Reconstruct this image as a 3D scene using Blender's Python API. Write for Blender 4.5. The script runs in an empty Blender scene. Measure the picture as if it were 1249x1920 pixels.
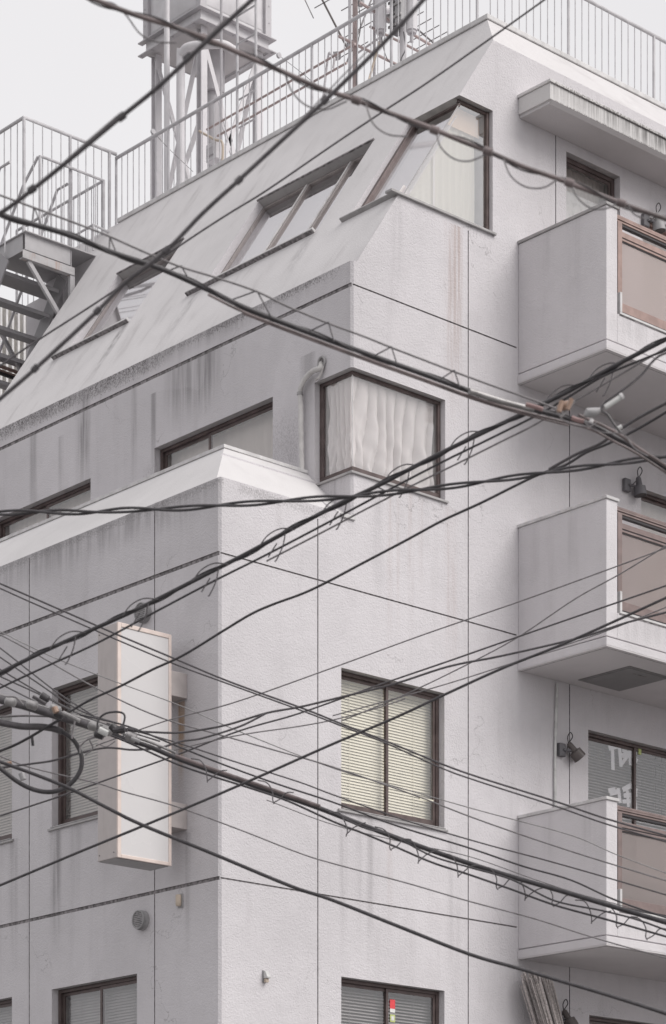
import bpy, bmesh, math, random
from mathutils import Vector, Matrix
random.seed(7)
D = bpy.data
SC = bpy.context.scene

# ------------------------------------------------------------------ camera
FPX, CX, HY = 4728.0, 624.5, 2555.0
ANG = math.radians(47.92)
FX, FY = math.cos(ANG), math.sin(ANG)
CZ = 1.6
cam = D.cameras.new('camera'); camo = D.objects.new('camera', cam)
SC.collection.objects.link(camo); SC.camera = camo
camo.location = (0, 0, CZ); camo.rotation_euler = (math.radians(90), 0, ANG - math.radians(90))
cam.sensor_width = 36; cam.sensor_fit = 'AUTO'; cam.lens = FPX*36/1920
cam.shift_y = (HY-960)/1920; cam.clip_start = .1; cam.clip_end = 3000
cam.dof.use_dof = True; cam.dof.focus_distance = 22.5; cam.dof.aperture_fstop = 5.0

# ------------------------------------------------------------------ world, sun, exposure
SUN_EL, SUN_AZ = 44, 160          # azimuth: degrees from +Y clockwise of the sun's place
w = D.worlds.new('World'); SC.world = w; w.use_nodes = True
nt = w.node_tree; nt.nodes.clear()
out = nt.nodes.new('ShaderNodeOutputWorld'); bg = nt.nodes.new('ShaderNodeBackground')
sky = nt.nodes.new('ShaderNodeTexSky'); sky.sky_type = 'NISHITA'; sky.sun_disc = False
sky.sun_elevation = math.radians(SUN_EL); sky.sun_rotation = math.radians(SUN_AZ)
sky.dust_density = 4; sky.air_density = 1
hs = nt.nodes.new('ShaderNodeHueSaturation'); hs.inputs['Saturation'].default_value = .12
mx = nt.nodes.new('ShaderNodeMix'); mx.data_type = 'RGBA'; mx.inputs[0].default_value = .80
tc = nt.nodes.new('ShaderNodeTexCoord'); cn = nt.nodes.new('ShaderNodeTexNoise')
cn.inputs['Scale'].default_value = 1.6; cn.inputs['Detail'].default_value = 4
cr = nt.nodes.new('ShaderNodeMapRange'); cr.inputs[1].default_value = .3; cr.inputs[2].default_value = .7; cr.inputs[3].default_value = 6.7; cr.inputs[4].default_value = 7.7
cc = nt.nodes.new('ShaderNodeCombineColor'); mm = nt.nodes.new('ShaderNodeMath'); mm.operation = 'MULTIPLY'; mm.inputs[1].default_value = .982
nt.links.new(tc.outputs['Generated'], cn.inputs['Vector']); nt.links.new(cn.outputs['Fac'], cr.inputs[0])
nt.links.new(cr.outputs[0], cc.inputs[0]); nt.links.new(cr.outputs[0], mm.inputs[0])
nt.links.new(mm.outputs[0], cc.inputs[1]); nt.links.new(cr.outputs[0], cc.inputs[2])
nt.links.new(sky.outputs[0], hs.inputs['Color']); nt.links.new(hs.outputs[0], mx.inputs[6])
nt.links.new(cc.outputs[0], mx.inputs[7]); nt.links.new(mx.outputs[2], bg.inputs['Color'])
bg.inputs['Strength'].default_value = .1
nt.links.new(bg.outputs[0], out.inputs[0])
sl = D.lights.new('sun', 'SUN'); sl.energy = 1.6; sl.angle = math.radians(40); sl.color = (1, .965, .93)
so = D.objects.new('sun', sl); SC.collection.objects.link(so)
_a, _e = math.radians(SUN_AZ), math.radians(SUN_EL)
sd = Vector((math.sin(_a)*math.cos(_e), math.cos(_a)*math.cos(_e), math.sin(_e)))
so.rotation_euler = sd.to_track_quat('Z', 'Y').to_euler()
SC.view_settings.view_transform = 'Standard'; SC.view_settings.look = 'None'
SC.view_settings.exposure = 0.40; SC.view_settings.gamma = 1

# ------------------------------------------------------------------ survey: a pixel of the photograph -> a point on a real plane
def ray(px, py):
    s = (px-CX)/FPX; t = (HY-py)/FPX
    return Vector((FX+s*FY, FY-s*FX, t))
def dep(px, py, d): return Vector((0, 0, CZ)) + ray(px, py)*d
def on_y(px, py, Y): r = ray(px, py); return dep(px, py, Y/r.y)
def on_x(px, py, X): r = ray(px, py); return dep(px, py, X/r.x)
def on_z(px, py, Z): r = ray(px, py); return dep(px, py, (Z-CZ)/r.z)

XA, Y0, XB = 14.01, 16.991, 15.575
S0 = Vector((15.635, 0, 11.68)); S1 = Vector((17.422, 0, 14.339))
SV = (S1-S0).normalized(); SN = Vector((-SV.z, 0, SV.x))

# ------------------------------------------------------------------ object helpers
def tag(o, label=None, cat=None, group=None, kind=None):
    if label: o['label'] = label
    if cat: o['category'] = cat
    if group: o['group'] = group
    if kind: o['kind'] = kind
    return o
def thing(name, loc, label, cat, group=None):
    o = D.objects.new(name, None); SC.collection.objects.link(o); o.location = loc
    o.empty_display_size = .2
    return tag(o, label, cat, group)
class Fr:
    def __init__(s, O, U, V, N): s.O, s.U, s.V, s.N = map(Vector, (O, U, V, N))
    def P(s, u, v, n): return s.O+s.U*u+s.V*v+s.N*n
FW = Fr((0, 0, 0), (1, 0, 0), (0, 1, 0), (0, 0, 1))
FR = Fr((0, Y0, 0), (1, 0, 0), (0, 0, 1), (0, -1, 0))       # right facade: u = X, v = z, n = out
FA = Fr((XA, 0, 0), (0, -1, 0), (0, 0, 1), (-1, 0, 0))      # left facade, lower block: u = -Y
FB = Fr((XB, 0, 0), (0, -1, 0), (0, 0, 1), (-1, 0, 0))      # left facade, upper block
FS = Fr(S0, (0, -1, 0), SV, SN)                              # sloping roof face: v = distance up the slope
def sv(z): return (z-S0.z)/SV.z
class MB:
    def __init__(s): s.v = []; s.f = []; s.mi = []
    def add(s, vs, fs, mi=0):
        b = len(s.v); s.v += [Vector(v) for v in vs]; s.f += [[i+b for i in f] for f in fs]; s.mi += [mi]*len(fs); return s
    def box(s, u0, u1, v0, v1, n0, n1, fr=FW, mi=0):
        vs = [fr.P(u, v, n) for u in (u0, u1) for v in (v0, v1) for n in (n0, n1)]
        return s.add(vs, [(0,1,3,2), (4,6,7,5), (0,4,5,1), (2,3,7,6), (0,2,6,4), (1,5,7,3)], mi)
    def prism(s, poly, n0, n1, fr, mi=0):
        k = len(poly)
        vs = [fr.P(u, v, n0) for u, v in poly]+[fr.P(u, v, n1) for u, v in poly]
        return s.add(vs, [list(range(k))[::-1], list(range(k, 2*k))]+[(i, (i+1) % k, k+(i+1) % k, k+i) for i in range(k)], mi)
    def tube(s, pts, r, sides=8, mi=0, cap=True):
        pts = [Vector(p) for p in pts]; n = len(pts)
        rr = r if isinstance(r, (list, tuple)) else [r]*n
        vs = []; prev = None
        for i in range(n):
            t = (pts[min(i+1, n-1)]-pts[max(i-1, 0)])
            if t.length < 1e-9: t = Vector((0, 0, 1))
            t.normalize()
            if prev is None:
                a = Vector((0, 0, 1)) if abs(t.z) < .9 else Vector((1, 0, 0))
                x = a.cross(t).normalized()
            else:
                x = (prev - t*prev.dot(t)).normalized()
            prev = x; y = t.cross(x)
            for k in range(sides):
                q = 2*math.pi*k/sides
                vs.append(pts[i]+(x*math.cos(q)+y*math.sin(q))*rr[i])
        fs = []
        for i in range(n-1):
            for k in range(sides):
                fs.append((i*sides+k, i*sides+(k+1) % sides, (i+1)*sides+(k+1) % sides, (i+1)*sides+k))
        if cap: fs += [list(range(sides))[::-1], [(n-1)*sides+k for k in range(sides)]]
        return s.add(vs, fs, mi)
    def bar(s, a, b, w, h, up=(0, 0, 1), mi=0):
        a, b, up = Vector(a), Vector(b), Vector(up); t = (b-a).normalized()
        x = t.cross(up)
        if x.length < 1e-4: x = t.cross(Vector((1, 0, 0)))
        x.normalize(); y = x.cross(t)
        vs = [p+x*(i*w/2)+y*(j*h/2) for p in (a, b) for i, j in ((-1,-1), (1,-1), (1,1), (-1,1))]
        return s.add(vs, [(0,3,2,1), (4,5,6,7), (0,1,5,4), (1,2,6,5), (2,3,7,6), (3,0,4,7)], mi)
    def grid(s, fn, nu, nv, mi=0):
        vs = [fn(i/nu, j/nv) for i in range(nu+1) for j in range(nv+1)]
        fs = [(i*(nv+1)+j, (i+1)*(nv+1)+j, (i+1)*(nv+1)+j+1, i*(nv+1)+j+1) for i in range(nu) for j in range(nv)]
        return s.add(vs, fs, mi)
    def build(s, name, mats, parent=None, smooth=False, bevel=0, label=None):
        me = D.meshes.new(name); me.from_pydata([tuple(v) for v in s.v], [], s.f)
        if not isinstance(mats, (list, tuple)): mats = [mats]
        for m in mats: me.materials.append(m)
        me.polygons.foreach_set('material_index', s.mi)
        bm = bmesh.new(); bm.from_mesh(me); bmesh.ops.recalc_face_normals(bm, faces=bm.faces); bm.to_mesh(me); bm.free()
        if smooth:
            me.polygons.foreach_set('use_smooth', [True]*len(me.polygons))
            me.update()
        o = D.objects.new(name, me); SC.collection.objects.link(o)
        if parent:
            o.parent = parent
            p = Vector((0, 0, 0)); q = parent
            while q: p += q.location; q = q.parent
            me.transform(Matrix.Translation(-p))
        if bevel:
            b = o.modifiers.new('bevel', 'BEVEL'); b.width = bevel; b.segments = 2; b.limit_method = 'ANGLE'
        if smooth:
            try:
                me.set_sharp_from_angle(angle=math.radians(40))
            except Exception: pass
        if label: o['label'] = label
        return o

def crv(pts, sub=6):
    P = [Vector(p) for p in pts]
    if len(P) == 2: return [P[0].lerp(P[1], i/sub) for i in range(sub+1)]
    outp = []
    for i in range(len(P)-1):
        p0 = P[i-1] if i else P[0]*2-P[1]; p1 = P[i]; p2 = P[i+1]; p3 = P[i+2] if i+2 < len(P) else P[-1]*2-P[-2]
        for k in range(sub):
            t = k/sub
            outp.append(.5*((2*p1)+(p2-p0)*t+(2*p0-5*p1+4*p2-p3)*t*t+(3*p1-p0-3*p2+p3)*t**3))
    outp.append(P[-1]); return outp

# ------------------------------------------------------------------ materials
class NT:
    def __init__(s, name):
        s.m = D.materials.new(name); s.m.use_nodes = True; s.t = s.m.node_tree; s.t.nodes.clear()
        s.out = s.n('ShaderNodeOutputMaterial'); s.tc = s.n('ShaderNodeNewGeometry')
        s.pos = s.tc.outputs['Position']
    def n(s, k): return s.t.nodes.new(k)
    def set(s, sock, v):
        if isinstance(v, bpy.types.NodeSocket): s.t.links.new(v, sock)
        else: sock.default_value = v
    def math(s, op, a, b=0, c=None, clamp=False):
        n = s.n('ShaderNodeMath'); n.operation = op; n.use_clamp = clamp; s.set(n.inputs[0], a); s.set(n.inputs[1], b)
        if c is not None: s.set(n.inputs[2], c)
        return n.outputs[0]
    def ramp(s, x, a, b, c=0., d=1., smooth=True):
        n = s.n('ShaderNodeMapRange'); n.interpolation_type = 'SMOOTHSTEP' if smooth else 'LINEAR'
        for i, v in enumerate((x, a, b, c, d)): s.set(n.inputs[i], v)
        return n.outputs[0]
    def noise(s, scale, detail=3, stretch=(1, 1, 1), rough=.5, off=(0, 0, 0)):
        mp = s.n('ShaderNodeMapping'); s.t.links.new(s.pos, mp.inputs[0])
        mp.inputs['Scale'].default_value = stretch; mp.inputs['Location'].default_value = off
        n = s.n('ShaderNodeTexNoise'); s.t.links.new(mp.outputs[0], n.inputs['Vector'])
        n.inputs['Scale'].default_value = scale; n.inputs['Detail'].default_value = detail; n.inputs['Roughness'].default_value = rough
        return n.outputs['Fac']
    def mix(s, f, a, b):
        n = s.n('ShaderNodeMix'); n.data_type = 'RGBA'; s.set(n.inputs[0], f)
        for i, v in ((6, a), (7, b)):
            s.set(n.inputs[i], v if isinstance(v, bpy.types.NodeSocket) else (*v, 1))
        return n.outputs[2]
    def bsdf(s, col, rough=.6, metal=0, normal=None, spec=.5):
        b = s.n('ShaderNodeBsdfPrincipled')
        s.set(b.inputs['Base Color'], col if isinstance(col, bpy.types.NodeSocket) else (*col, 1))
        s.set(b.inputs['Roughness'], rough); s.set(b.inputs['Metallic'], metal); b.inputs['Specular IOR Level'].default_value = spec
        if normal: s.t.links.new(normal, b.inputs['Normal'])
        s.t.links.new(b.outputs[0], s.out.inputs[0]); s.b = b; return b
    def bump(s, h, dist=.003, strength=1):
        n = s.n('ShaderNodeBump'); n.inputs['Distance'].default_value = dist; n.inputs['Strength'].default_value = strength
        s.set(n.inputs['Height'], h); return n.outputs[0]
    def xyz(s):
        n = s.n('ShaderNodeSeparateXYZ'); s.t.links.new(s.pos, n.inputs[0]); return n.outputs

def paint(name, col, rough=.5, metal=0, var=.12, scale=9, bump=.0006, dirt=0, dirtcol=(.2, .17, .15), spec=.4):
    t = NT(name); n1 = t.noise(scale, 4)
    c = t.mix(t.ramp(n1, .3, .7), tuple(v*(1-var) for v in col), tuple(min(1, v*(1+var)) for v in col))
    if dirt:
        d = t.math('MULTIPLY', t.ramp(t.noise(14, 5, (1, 1, .18)), .52, .8), dirt)
        c = t.mix(d, c, dirtcol)
    t.bsdf(c, t.ramp(n1, .3, .7, rough*.85, min(1, rough*1.15)), metal, t.bump(t.noise(90, 3), bump) if bump else None, spec)
    return t.m

def stucco(name, base=(.63, .608, .626), coarse=1.0, stains=(), specks=(), streak=.17, slope=False):
    t = NT(name)
    big = t.noise(.55, 4); med = t.noise(4.5, 4); X, Y, Z = t.xyz()[:3]
    c = t.mix(t.ramp(big, .3, .7), tuple(v*.925 for v in base), tuple(v*1.045 for v in base))
    c = t.mix(t.math('MULTIPLY', t.ramp(med, .4, .75), .14), c, tuple(v*.70 for v in base))
    st = t.noise(5, 5, (1, 1, .10), .65) if not slope else t.noise(5, 5, (.35, 1, .22), .6)
    c = t.mix(t.math('MULTIPLY', t.ramp(st, .50, .78), streak), c, (base[0]*.5, base[1]*.48, base[2]*.48))
    soft = t.noise(15, 4, (1, 1, .06), .6, (9, 2, 0)); fine = t.noise(38, 5, (1, 1, .035), .7, (3, 7, 0)); spk = t.noise(95, 4, (1, 1, .6), .75)
    K = {'g': (.17, .16, .165), 'r': (.40, .315, .29), 'o': (.40, .27, .17), 'k': (.06, .055, .055)}
    for (x, wx, y, wy, z1, z0, s_, kind) in stains:
        # a band centred at x (half width wx), y (half width wy), running down from z1 and fading out at z0
        m = t.ramp(Z, z0, z0+(z1-z0)*.8)
        m = t.math('MULTIPLY', m, t.ramp(Z, z1-.004, z1+.006, 1, 0))
        if wx: m = t.math('MULTIPLY', m, t.ramp(t.math('ABSOLUTE', t.math('SUBTRACT', X, x)), wx*.1, wx*1.2, 1, 0))
        if wy: m = t.math('MULTIPLY', m, t.ramp(t.math('ABSOLUTE', t.math('SUBTRACT', Y, y)), wy*.3, wy*1.15, 1, 0))
        m = t.math('MULTIPLY', m, t.ramp(fine, .36, .64, .08, 1) if kind in 'rk' else t.ramp(soft, .34, .66, .22, 1)); m = t.math('MULTIPLY', m, min(.95, s_*1.35))
        c = t.mix(m, c, K[kind])
    for (x, wx, y, wy, zc, wz, s_) in specks:
        m = t.ramp(t.math('ABSOLUTE', t.math('SUBTRACT', Z, zc)), 0, wz, 1, 0)
        if wx: m = t.math('MULTIPLY', m, t.ramp(t.math('ABSOLUTE', t.math('SUBTRACT', X, x)), wx*.8, wx, 1, 0))
        if wy: m = t.math('MULTIPLY', m, t.ramp(t.math('ABSOLUTE', t.math('SUBTRACT', Y, y)), wy*.8, wy, 1, 0))
        th = t.math('SUBTRACT', t.math('ADD', spk, t.math('MULTIPLY', m, .16)), .0)
        m2 = t.math('MULTIPLY', t.ramp(th, .60, .70), t.ramp(m, 0, .5)); m2 = t.math('MULTIPLY', m2, s_)
        c = t.mix(m2, c, (.13, .12, .12))
    if name == 'stucco':
        vo = t.n('ShaderNodeTexVoronoi'); vo.feature = 'DISTANCE_TO_EDGE'; vo.inputs['Scale'].default_value = .75
        va = t.n('ShaderNodeVectorMath'); va.operation = 'ADD'; cx_ = t.n('ShaderNodeCombineXYZ')
        for i_, o_ in enumerate(((0, 0, 0), (5, 1, 2), (8, 4, 3))): t.set(cx_.inputs[i_], t.math('MULTIPLY', t.noise(5, 5, off=o_), .55))
        t.t.links.new(t.pos, va.inputs[0]); t.t.links.new(cx_.outputs[0], va.inputs[1]); t.t.links.new(va.outputs[0], vo.inputs['Vector'])
        ck = t.math('MULTIPLY', t.ramp(vo.outputs['Distance'], .0012, .0045, 1, 0), t.ramp(t.noise(.9, 2, off=(2, 2, 2)), .52, .6))
        c = t.mix(t.math('MULTIPLY', ck, .38), c, (.16, .15, .15))
        pt = t.ramp(t.noise(1.3, 1, (1, 1, .7), off=(4, 4, 1)), .575, .59)          # faintly paler repainted patches
        c = t.mix(t.math('MULTIPLY', pt, .16), c, tuple(v*1.12 for v in base))
    h = t.math('ADD', t.math('MULTIPLY', t.noise(64, 3, (1, 1, 1), .55), 1.0), t.math('MULTIPLY', t.noise(190, 2), .4))
    h = t.math('ADD', h, t.math('MULTIPLY', med, .8))
    t.bsdf(c, .9, 0, t.bump(h, .0078*coarse, .9), .2)
    return t.m

M = {}
wall_stains = [
    # right facade: below corner window, below right windows, below the top window, beside the joint
    (16.05, .045, Y0, .12, 9.72, 7.6, .26, 'r'), (16.16, .03, Y0, .12, 9.72, 7.9, .22, 'r'), (16.32, .05, Y0, .12, 9.72, 8.1, .20, 'r'),
    (16.45, .04, Y0, .12, 9.72, 8.6, .16, 'r'), (15.90, .08, Y0, .12, 9.7, 8.3, .13, 'g'),
    (16.88, .13, Y0, .12, 12.4, 10.2, .42, 'r'), (16.95, .07, Y0, .12, 12.4, 10.6, .35, 'r'), (16.85, .10, Y0, .12, 9.7, 7.4, .26, 'r'), (16.88, .12, Y0, .12, 6.6, 4.6, .18, 'g'),
    (16.15, .12, Y0, .12, 12.5, 11.0, .13, 'g'),
    (15.47, .06, Y0, .12, 6.62, 4.9, .22, 'g'), (15.66, .05, Y0, .12, 6.62, 5.2, .20, 'g'), (15.80, .06, Y0, .12, 6.62, 4.8, .24, 'g'), (16.05, .05, Y0, .12, 6.62, 5.3, .17, 'r'),
    # left facade, lower block
    (XA, .05, 17.436, .05, 6.30, 5.0, .30, 'g'), (XA, .05, 17.53, .05, 7.47, 6.54, .75, 'o'), (XA, .05, 17.50, .03, 7.47, 6.9, .6, 'o'),
    (XA, .05, 19.42, .10, 6.62, 5.3, .45, 'g'), (XA, .05, 19.1, .12, 6.62, 5.6, .22, 'g'), (XA, .05, 20.12, .09, 6.65, 5.2, .34, 'g'), (XA, .05, 18.6, .2, 6.6, 5.9, .18, 'g'),
    (XA, .05, 18.9, 2.4, 9.33, 8.95, .35, 'g'),
    # left facade, upper block
    (XB, .05, 19.35, .45, 11.45, 10.75, .50, 'g'), (XB, .05, 19.05, .2, 11.45, 10.8, .38, 'g'), (XB, .05, 21.10, .13, 11.66, 10.4, .75, 'g'), (XB, .05, 20.25, .06, 11.45, 10.3, .40, 'g'),
    (XB, .05, 22.0, .08, 11.45, 10.2, .30, 'g'), (XB, .05, 19.93, .05, 11.3, 10.2, .40, 'g'), (XB, .05, 21.5, .06, 11.3, 10.4, .28, 'g'), (XB, .05, 20.3, 3.4, 11.68, 11.48, .35, 'g'),
    (XB, .05, 17.2, .22, 9.73, 9.35, .30, 'g'), (XB, .05, 17.6, .12, 11.0, 10.0, .28, 'g')]
wall_specks = [(XB, .05, 20.4, 3.5, 11.66, .10, .75), (XB, .05, 21.2, 1.6, 11.60, .13, .6), (XB, .05, 18.0, .3, 10.2, .6, .3), (XB, .05, 20.0, .12, 10.3, .5, .35),
               (XA, .05, 18.8, 2.5, 9.30, .10, .45), (14.75, .6, Y0, .05, 9.28, .10, .4)]
M['stucco'] = stucco('stucco', stains=wall_stains, specks=wall_specks)
M['slope'] = stucco('roof_plaster', base=(.64, .622, .626), coarse=.45, streak=.36, slope=True,
    stains=[(16.0, .9, 20.0, .09, 12.5, 11.7, .30, 'g'), (16.0, .9, 21.25, .08, 12.58, 11.7, .50, 'g'), (16.0, .9, 18.25, .12, 12.5, 11.8, .25, 'g'), (16.0, .9, 22.5, .08, 12.58, 11.8, .2, 'g')])
M['lowslope'] = stucco('mansard_plaster', base=(.60, .585, .588), coarse=.25, streak=.06)
M['balc'] = stucco('balcony_plaster', base=(.645, .622, .637), coarse=.8, streak=.14, stains=[(17.77, .04, y, w, z, z-h, s, 'g') for (y, w, z, h, s) in ((16.25, .10, 12.47, .9, .09), (16.62, .06, 12.47, .6, .10), (16.3, .05, 9.71, .8, .12), (16.8, .12, 9.71, .9, .09), (16.1, .07, 6.88, .8, .11), (16.6, .10, 6.88, .7, .10))]+[(18.3, .6, 15.85, .05, z, z-.3, .15, 'g') for z in (11.48, 8.66, 5.85)])
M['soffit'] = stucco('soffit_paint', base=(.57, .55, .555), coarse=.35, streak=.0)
M['canopy'] = stucco('canopy_plaster', base=(.65, .635, .63), coarse=.5, streak=.1,
    stains=[(21, 3.9, 16.56, .03, 13.895, 13.66, 1.0, 'k')], specks=[(21, 3.6, 16.56, .04, 13.90, .035, .8), (21, 3.6, 16.56, .04, 13.735, .03, .8)])
M['groove'] = paint('joint_sealant', (.22, .205, .21), .9, var=.5, scale=30)
M['room'] = paint('room_dark', (.38, .365, .35), .9)
M['cap'] = paint('coping_paint', (.58, .57, .57), .5, dirt=.3)
M['flash'] = paint('flashing_metal', (.36, .35, .35), .45, .2, dirt=.3, dirtcol=(.1, .09, .09))
M['brown'] = paint('brown_aluminium', (.115, .088, .085), .42, .3, var=.2)
M['taupe'] = paint('taupe_aluminium', (.27, .24, .235), .42, .1, var=.12)
M['brownm'] = paint('mid_brown_aluminium', (.225, .172, .163), .38, .3, var=.12)
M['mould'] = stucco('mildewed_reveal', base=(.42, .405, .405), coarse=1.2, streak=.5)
M['brownl'] = paint('tan_aluminium', (.33, .235, .21), .38, .3, var=.12)
M['darkal'] = paint('dark_aluminium', (.045, .04, .043), .5, .2)
M['blind'] = paint('cream_blind', (.80, .775, .645), .6, var=.03)
M['blindd'] = paint('grey_blind', (.36, .35, .35), .5, var=.05)
M['blindb'] = paint('beige_blind', (.46, .43, .395), .6, var=.05)
M['steel'] = paint('grey_paint', (.46, .445, .46), .5, 0, var=.06, dirt=.08)
M['stairp'] = paint('stair_paint', (.31, .30, .312), .5, 0, var=.06, dirt=.12); M['stairl'] = paint('stair_light_paint', (.44, .43, .44), .5, 0, var=.05, dirt=.12)
M['steell'] = paint('light_grey_paint', (.60, .585, .60), .5, 0, var=.04, dirt=.07)
M['rail'] = paint('rail_paint', (.50, .49, .505), .45)
M['rusty'] = paint('rust_streaked_paint', (.43, .42, .425), .55, 0, dirt=.8, dirtcol=(.35, .17, .09))
M['pink'] = paint('primer_pipe', (.42, .34, .33), .55, dirt=.3)
M['cable'] = paint('cable_rubber', (.085, .078, .083), .42, var=.2, scale=30)
M['cabled'] = paint('cable_black', (.052, .048, .052), .42, var=.2, scale=30)
M['cableg'] = paint('cable_grey', (.19, .178, .183), .5, var=.2, scale=30)
M['galv'] = paint('galvanised_wire', (.30, .29, .29), .4, .5, var=.2, scale=30)
M['cablep'] = paint('cable_tan_wrap', (.16, .13, .13), .5, var=.3, scale=12)
M['red'] = paint('red_tape', (.27, .18, .175), .5)
M['clay'] = paint('insulator_brown', (.30, .20, .15), .4)
M['clearpl'] = paint('pale_plastic', (.55, .55, .54), .3)
M['white'] = paint('sign_acrylic', (.60, .585, .588), .25, var=.015, scale=2)
M['signfr'] = paint('sign_trim', (.66, .565, .52), .35, .2, var=.05)
M['signsd'] = paint('sign_side', (.47, .43, .42), .45, .2, var=.05, dirt=.2)
M['vent'] = paint('vent_grey', (.34, .335, .34), .5)
M['lamp'] = paint('lamp_bronze', (.11, .095, .092), .45)
M['lampg'] = paint('lamp_grey', (.13, .125, .135), .45)
M['beige'] = paint('beige_plastic', (.52, .44, .36), .4)
M['hose'] = paint('wrapped_hose', (.56, .545, .535), .7, dirt=.4)
M['reed'] = paint('dry_reed', (.50, .455, .44), .8, var=.3, scale=60)
M['reedd'] = paint('weathered_reed', (.27, .245, .24), .8, var=.3, scale=60)
M['hatch'] = paint('hatch_grey', (.21, .205, .205), .6)
M['redst'] = paint('sticker_red', (.72, .07, .08), .5); M['grnst'] = paint('sticker_green', (.50, .56, .22), .5); M['whst'] = paint('sticker_white', (.7, .7, .68), .5)
M['ghost'] = paint('window_paint_white', (.62, .62, .64), .7, var=.05)
M['curt'] = None
def cloth(name, col, tr=.35):
    t = NT(name); b = t.bsdf(col, .85, spec=.1); tl = t.n('ShaderNodeBsdfTranslucent'); tl.inputs[0].default_value = (*col, 1)
    m = t.n('ShaderNodeMixShader'); m.inputs[0].default_value = tr
    t.t.links.new(b.outputs[0], m.inputs[1]); t.t.links.new(tl.outputs[0], m.inputs[2]); t.t.links.new(m.outputs[0], t.out.inputs[0]); return t.m
M['curt'] = cloth('white_curtain', (.90, .87, .86)); M['sheer'] = cloth('sheer_curtain', (.93, .91, .80)); M['curtg'] = cloth('grey_curtain', (.80, .755, .71))
M['warm'] = cloth('warm_blind', (.90, .74, .58))
def glass(name, fac=None, tint=(.98, .975, .975), gl=(.95, .95, .96), rough=.03):
    t = NT(name); tr = t.n('ShaderNodeBsdfTransparent'); tr.inputs[0].default_value = (*tint, 1)
    g = t.n('ShaderNodeBsdfGlossy'); g.inputs[0].default_value = (*gl, 1); g.inputs['Roughness'].default_value = rough
    m = t.n('ShaderNodeMixShader')
    if fac is None:
        fr = t.n('ShaderNodeFresnel'); fr.inputs[0].default_value = 1.55
        ff = t.math('ADD', fr.outputs[0], .08)
        t.t.links.new(t.math('MULTIPLY', ff, t.math('SUBTRACT', 1, t.tc.outputs['Backfacing']), clamp=True), m.inputs[0])
    else: t.t.links.new(t.math('MULTIPLY', fac, t.math('SUBTRACT', 1, t.tc.outputs['Backfacing'])), m.inputs[0])
    t.t.links.new(tr.outputs[0], m.inputs[1]); t.t.links.new(g.outputs[0], m.inputs[2]); t.t.links.new(m.outputs[0], t.out.inputs[0]); return t.m
M['glass'] = glass('window_glass'); M['glassr'] = glass('bright_reflecting_glass', .38); M['mirror'] = glass('reflective_glass', .66, gl=(.86, .85, .87))
def frosted(name, k=1):
    t = NT(name); wv = t.n('ShaderNodeTexWave'); mp = t.n('ShaderNodeMapping'); mp.inputs['Rotation'].default_value = (0, math.radians(40), 0)
    t.t.links.new(t.pos, mp.inputs[0]); t.t.links.new(mp.outputs[0], wv.inputs['Vector']); wv.inputs['Scale'].default_value = 22; wv.bands_direction = 'X'
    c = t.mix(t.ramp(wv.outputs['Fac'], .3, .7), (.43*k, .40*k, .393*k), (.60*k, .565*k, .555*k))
    b = t.bsdf(c, .2, 0, t.bump(wv.outputs['Fac'], .002), .5)
    tr = t.n('ShaderNodeBsdfTranslucent'); tr.inputs[0].default_value = (.6, .55, .53, 1); m = t.n('ShaderNodeMixShader'); m.inputs[0].default_value = .45
    t.t.links.new(b.outputs[0], m.inputs[1]); t.t.links.new(tr.outputs[0], m.inputs[2])
    rf = t.n('ShaderNodeBsdfRefraction'); rf.inputs['Color'].default_value = (.92, .84, .82, 1); rf.inputs['Roughness'].default_value = .22; rf.inputs['IOR'].default_value = 1.05
    m2 = t.n('ShaderNodeMixShader'); m2.inputs[0].default_value = .42; t.t.links.new(m.outputs[0], m2.inputs[1]); t.t.links.new(rf.outputs[0], m2.inputs[2]); t.t.links.new(m2.outputs[0], t.out.inputs[0]); return t.m
M['frost'] = frosted('patterned_panel'); M['frostlit'] = frosted('lit_patterned_panel', 1.5)  # second copy paler: the top balcony's stronger light is put into its colour

# ------------------------------------------------------------------ ground
g = NT('asphalt'); g.bsdf(g.mix(g.ramp(g.noise(.4, 6), .3, .7), (.17, .165, .165), (.24, .235, .23)), .9, 0, g.bump(g.noise(70, 3), .004))
M['asph'] = g.m; M['pave'] = paint('pavement', (.34, .33, .325), .85, scale=2)
tag(MB().box(-600, 600, -600, 600, -.3, 0).build('ground', M['asph']), kind='structure')
tag(MB().box(12.6, 60, 15.4, 60, .004, .13).build('pavement', M['pave']), kind='structure')

# ================================================================== THE BUILDING
B = thing('apartment_building', (XA, Y0, 0), 'pale grey stuccoed apartment block with stepped sloping roofs on a street corner', 'building')
ZR = 14.80                                   # top of the sloping roof
xr = S0.x+(S1.x-S0.x)*(ZR-S0.z)/(S1.z-S0.z)
prof = [(XA, 0), (XA, 9.33), (14.57, 9.882), (XB, 9.882), (XB, 11.68), (S0.x, 11.68), (xr, ZR), (30, ZR), (30, 0)]
FP = Fr((0, 0, 0), (1, 0, 0), (0, 0, 1), (0, 1, 0))
solid = MB().prism(prof, Y0, 30, FP).build('wall', [M['stucco'], M['groove'], M['room'], M['slope'], M['lowslope'], M['mould']])
rooms = []; grooves = []; cutters = []
def cut(mb):
    o = mb.build('cutter', M['stucco']); cutters.append(o)
BIG = 3
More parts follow.
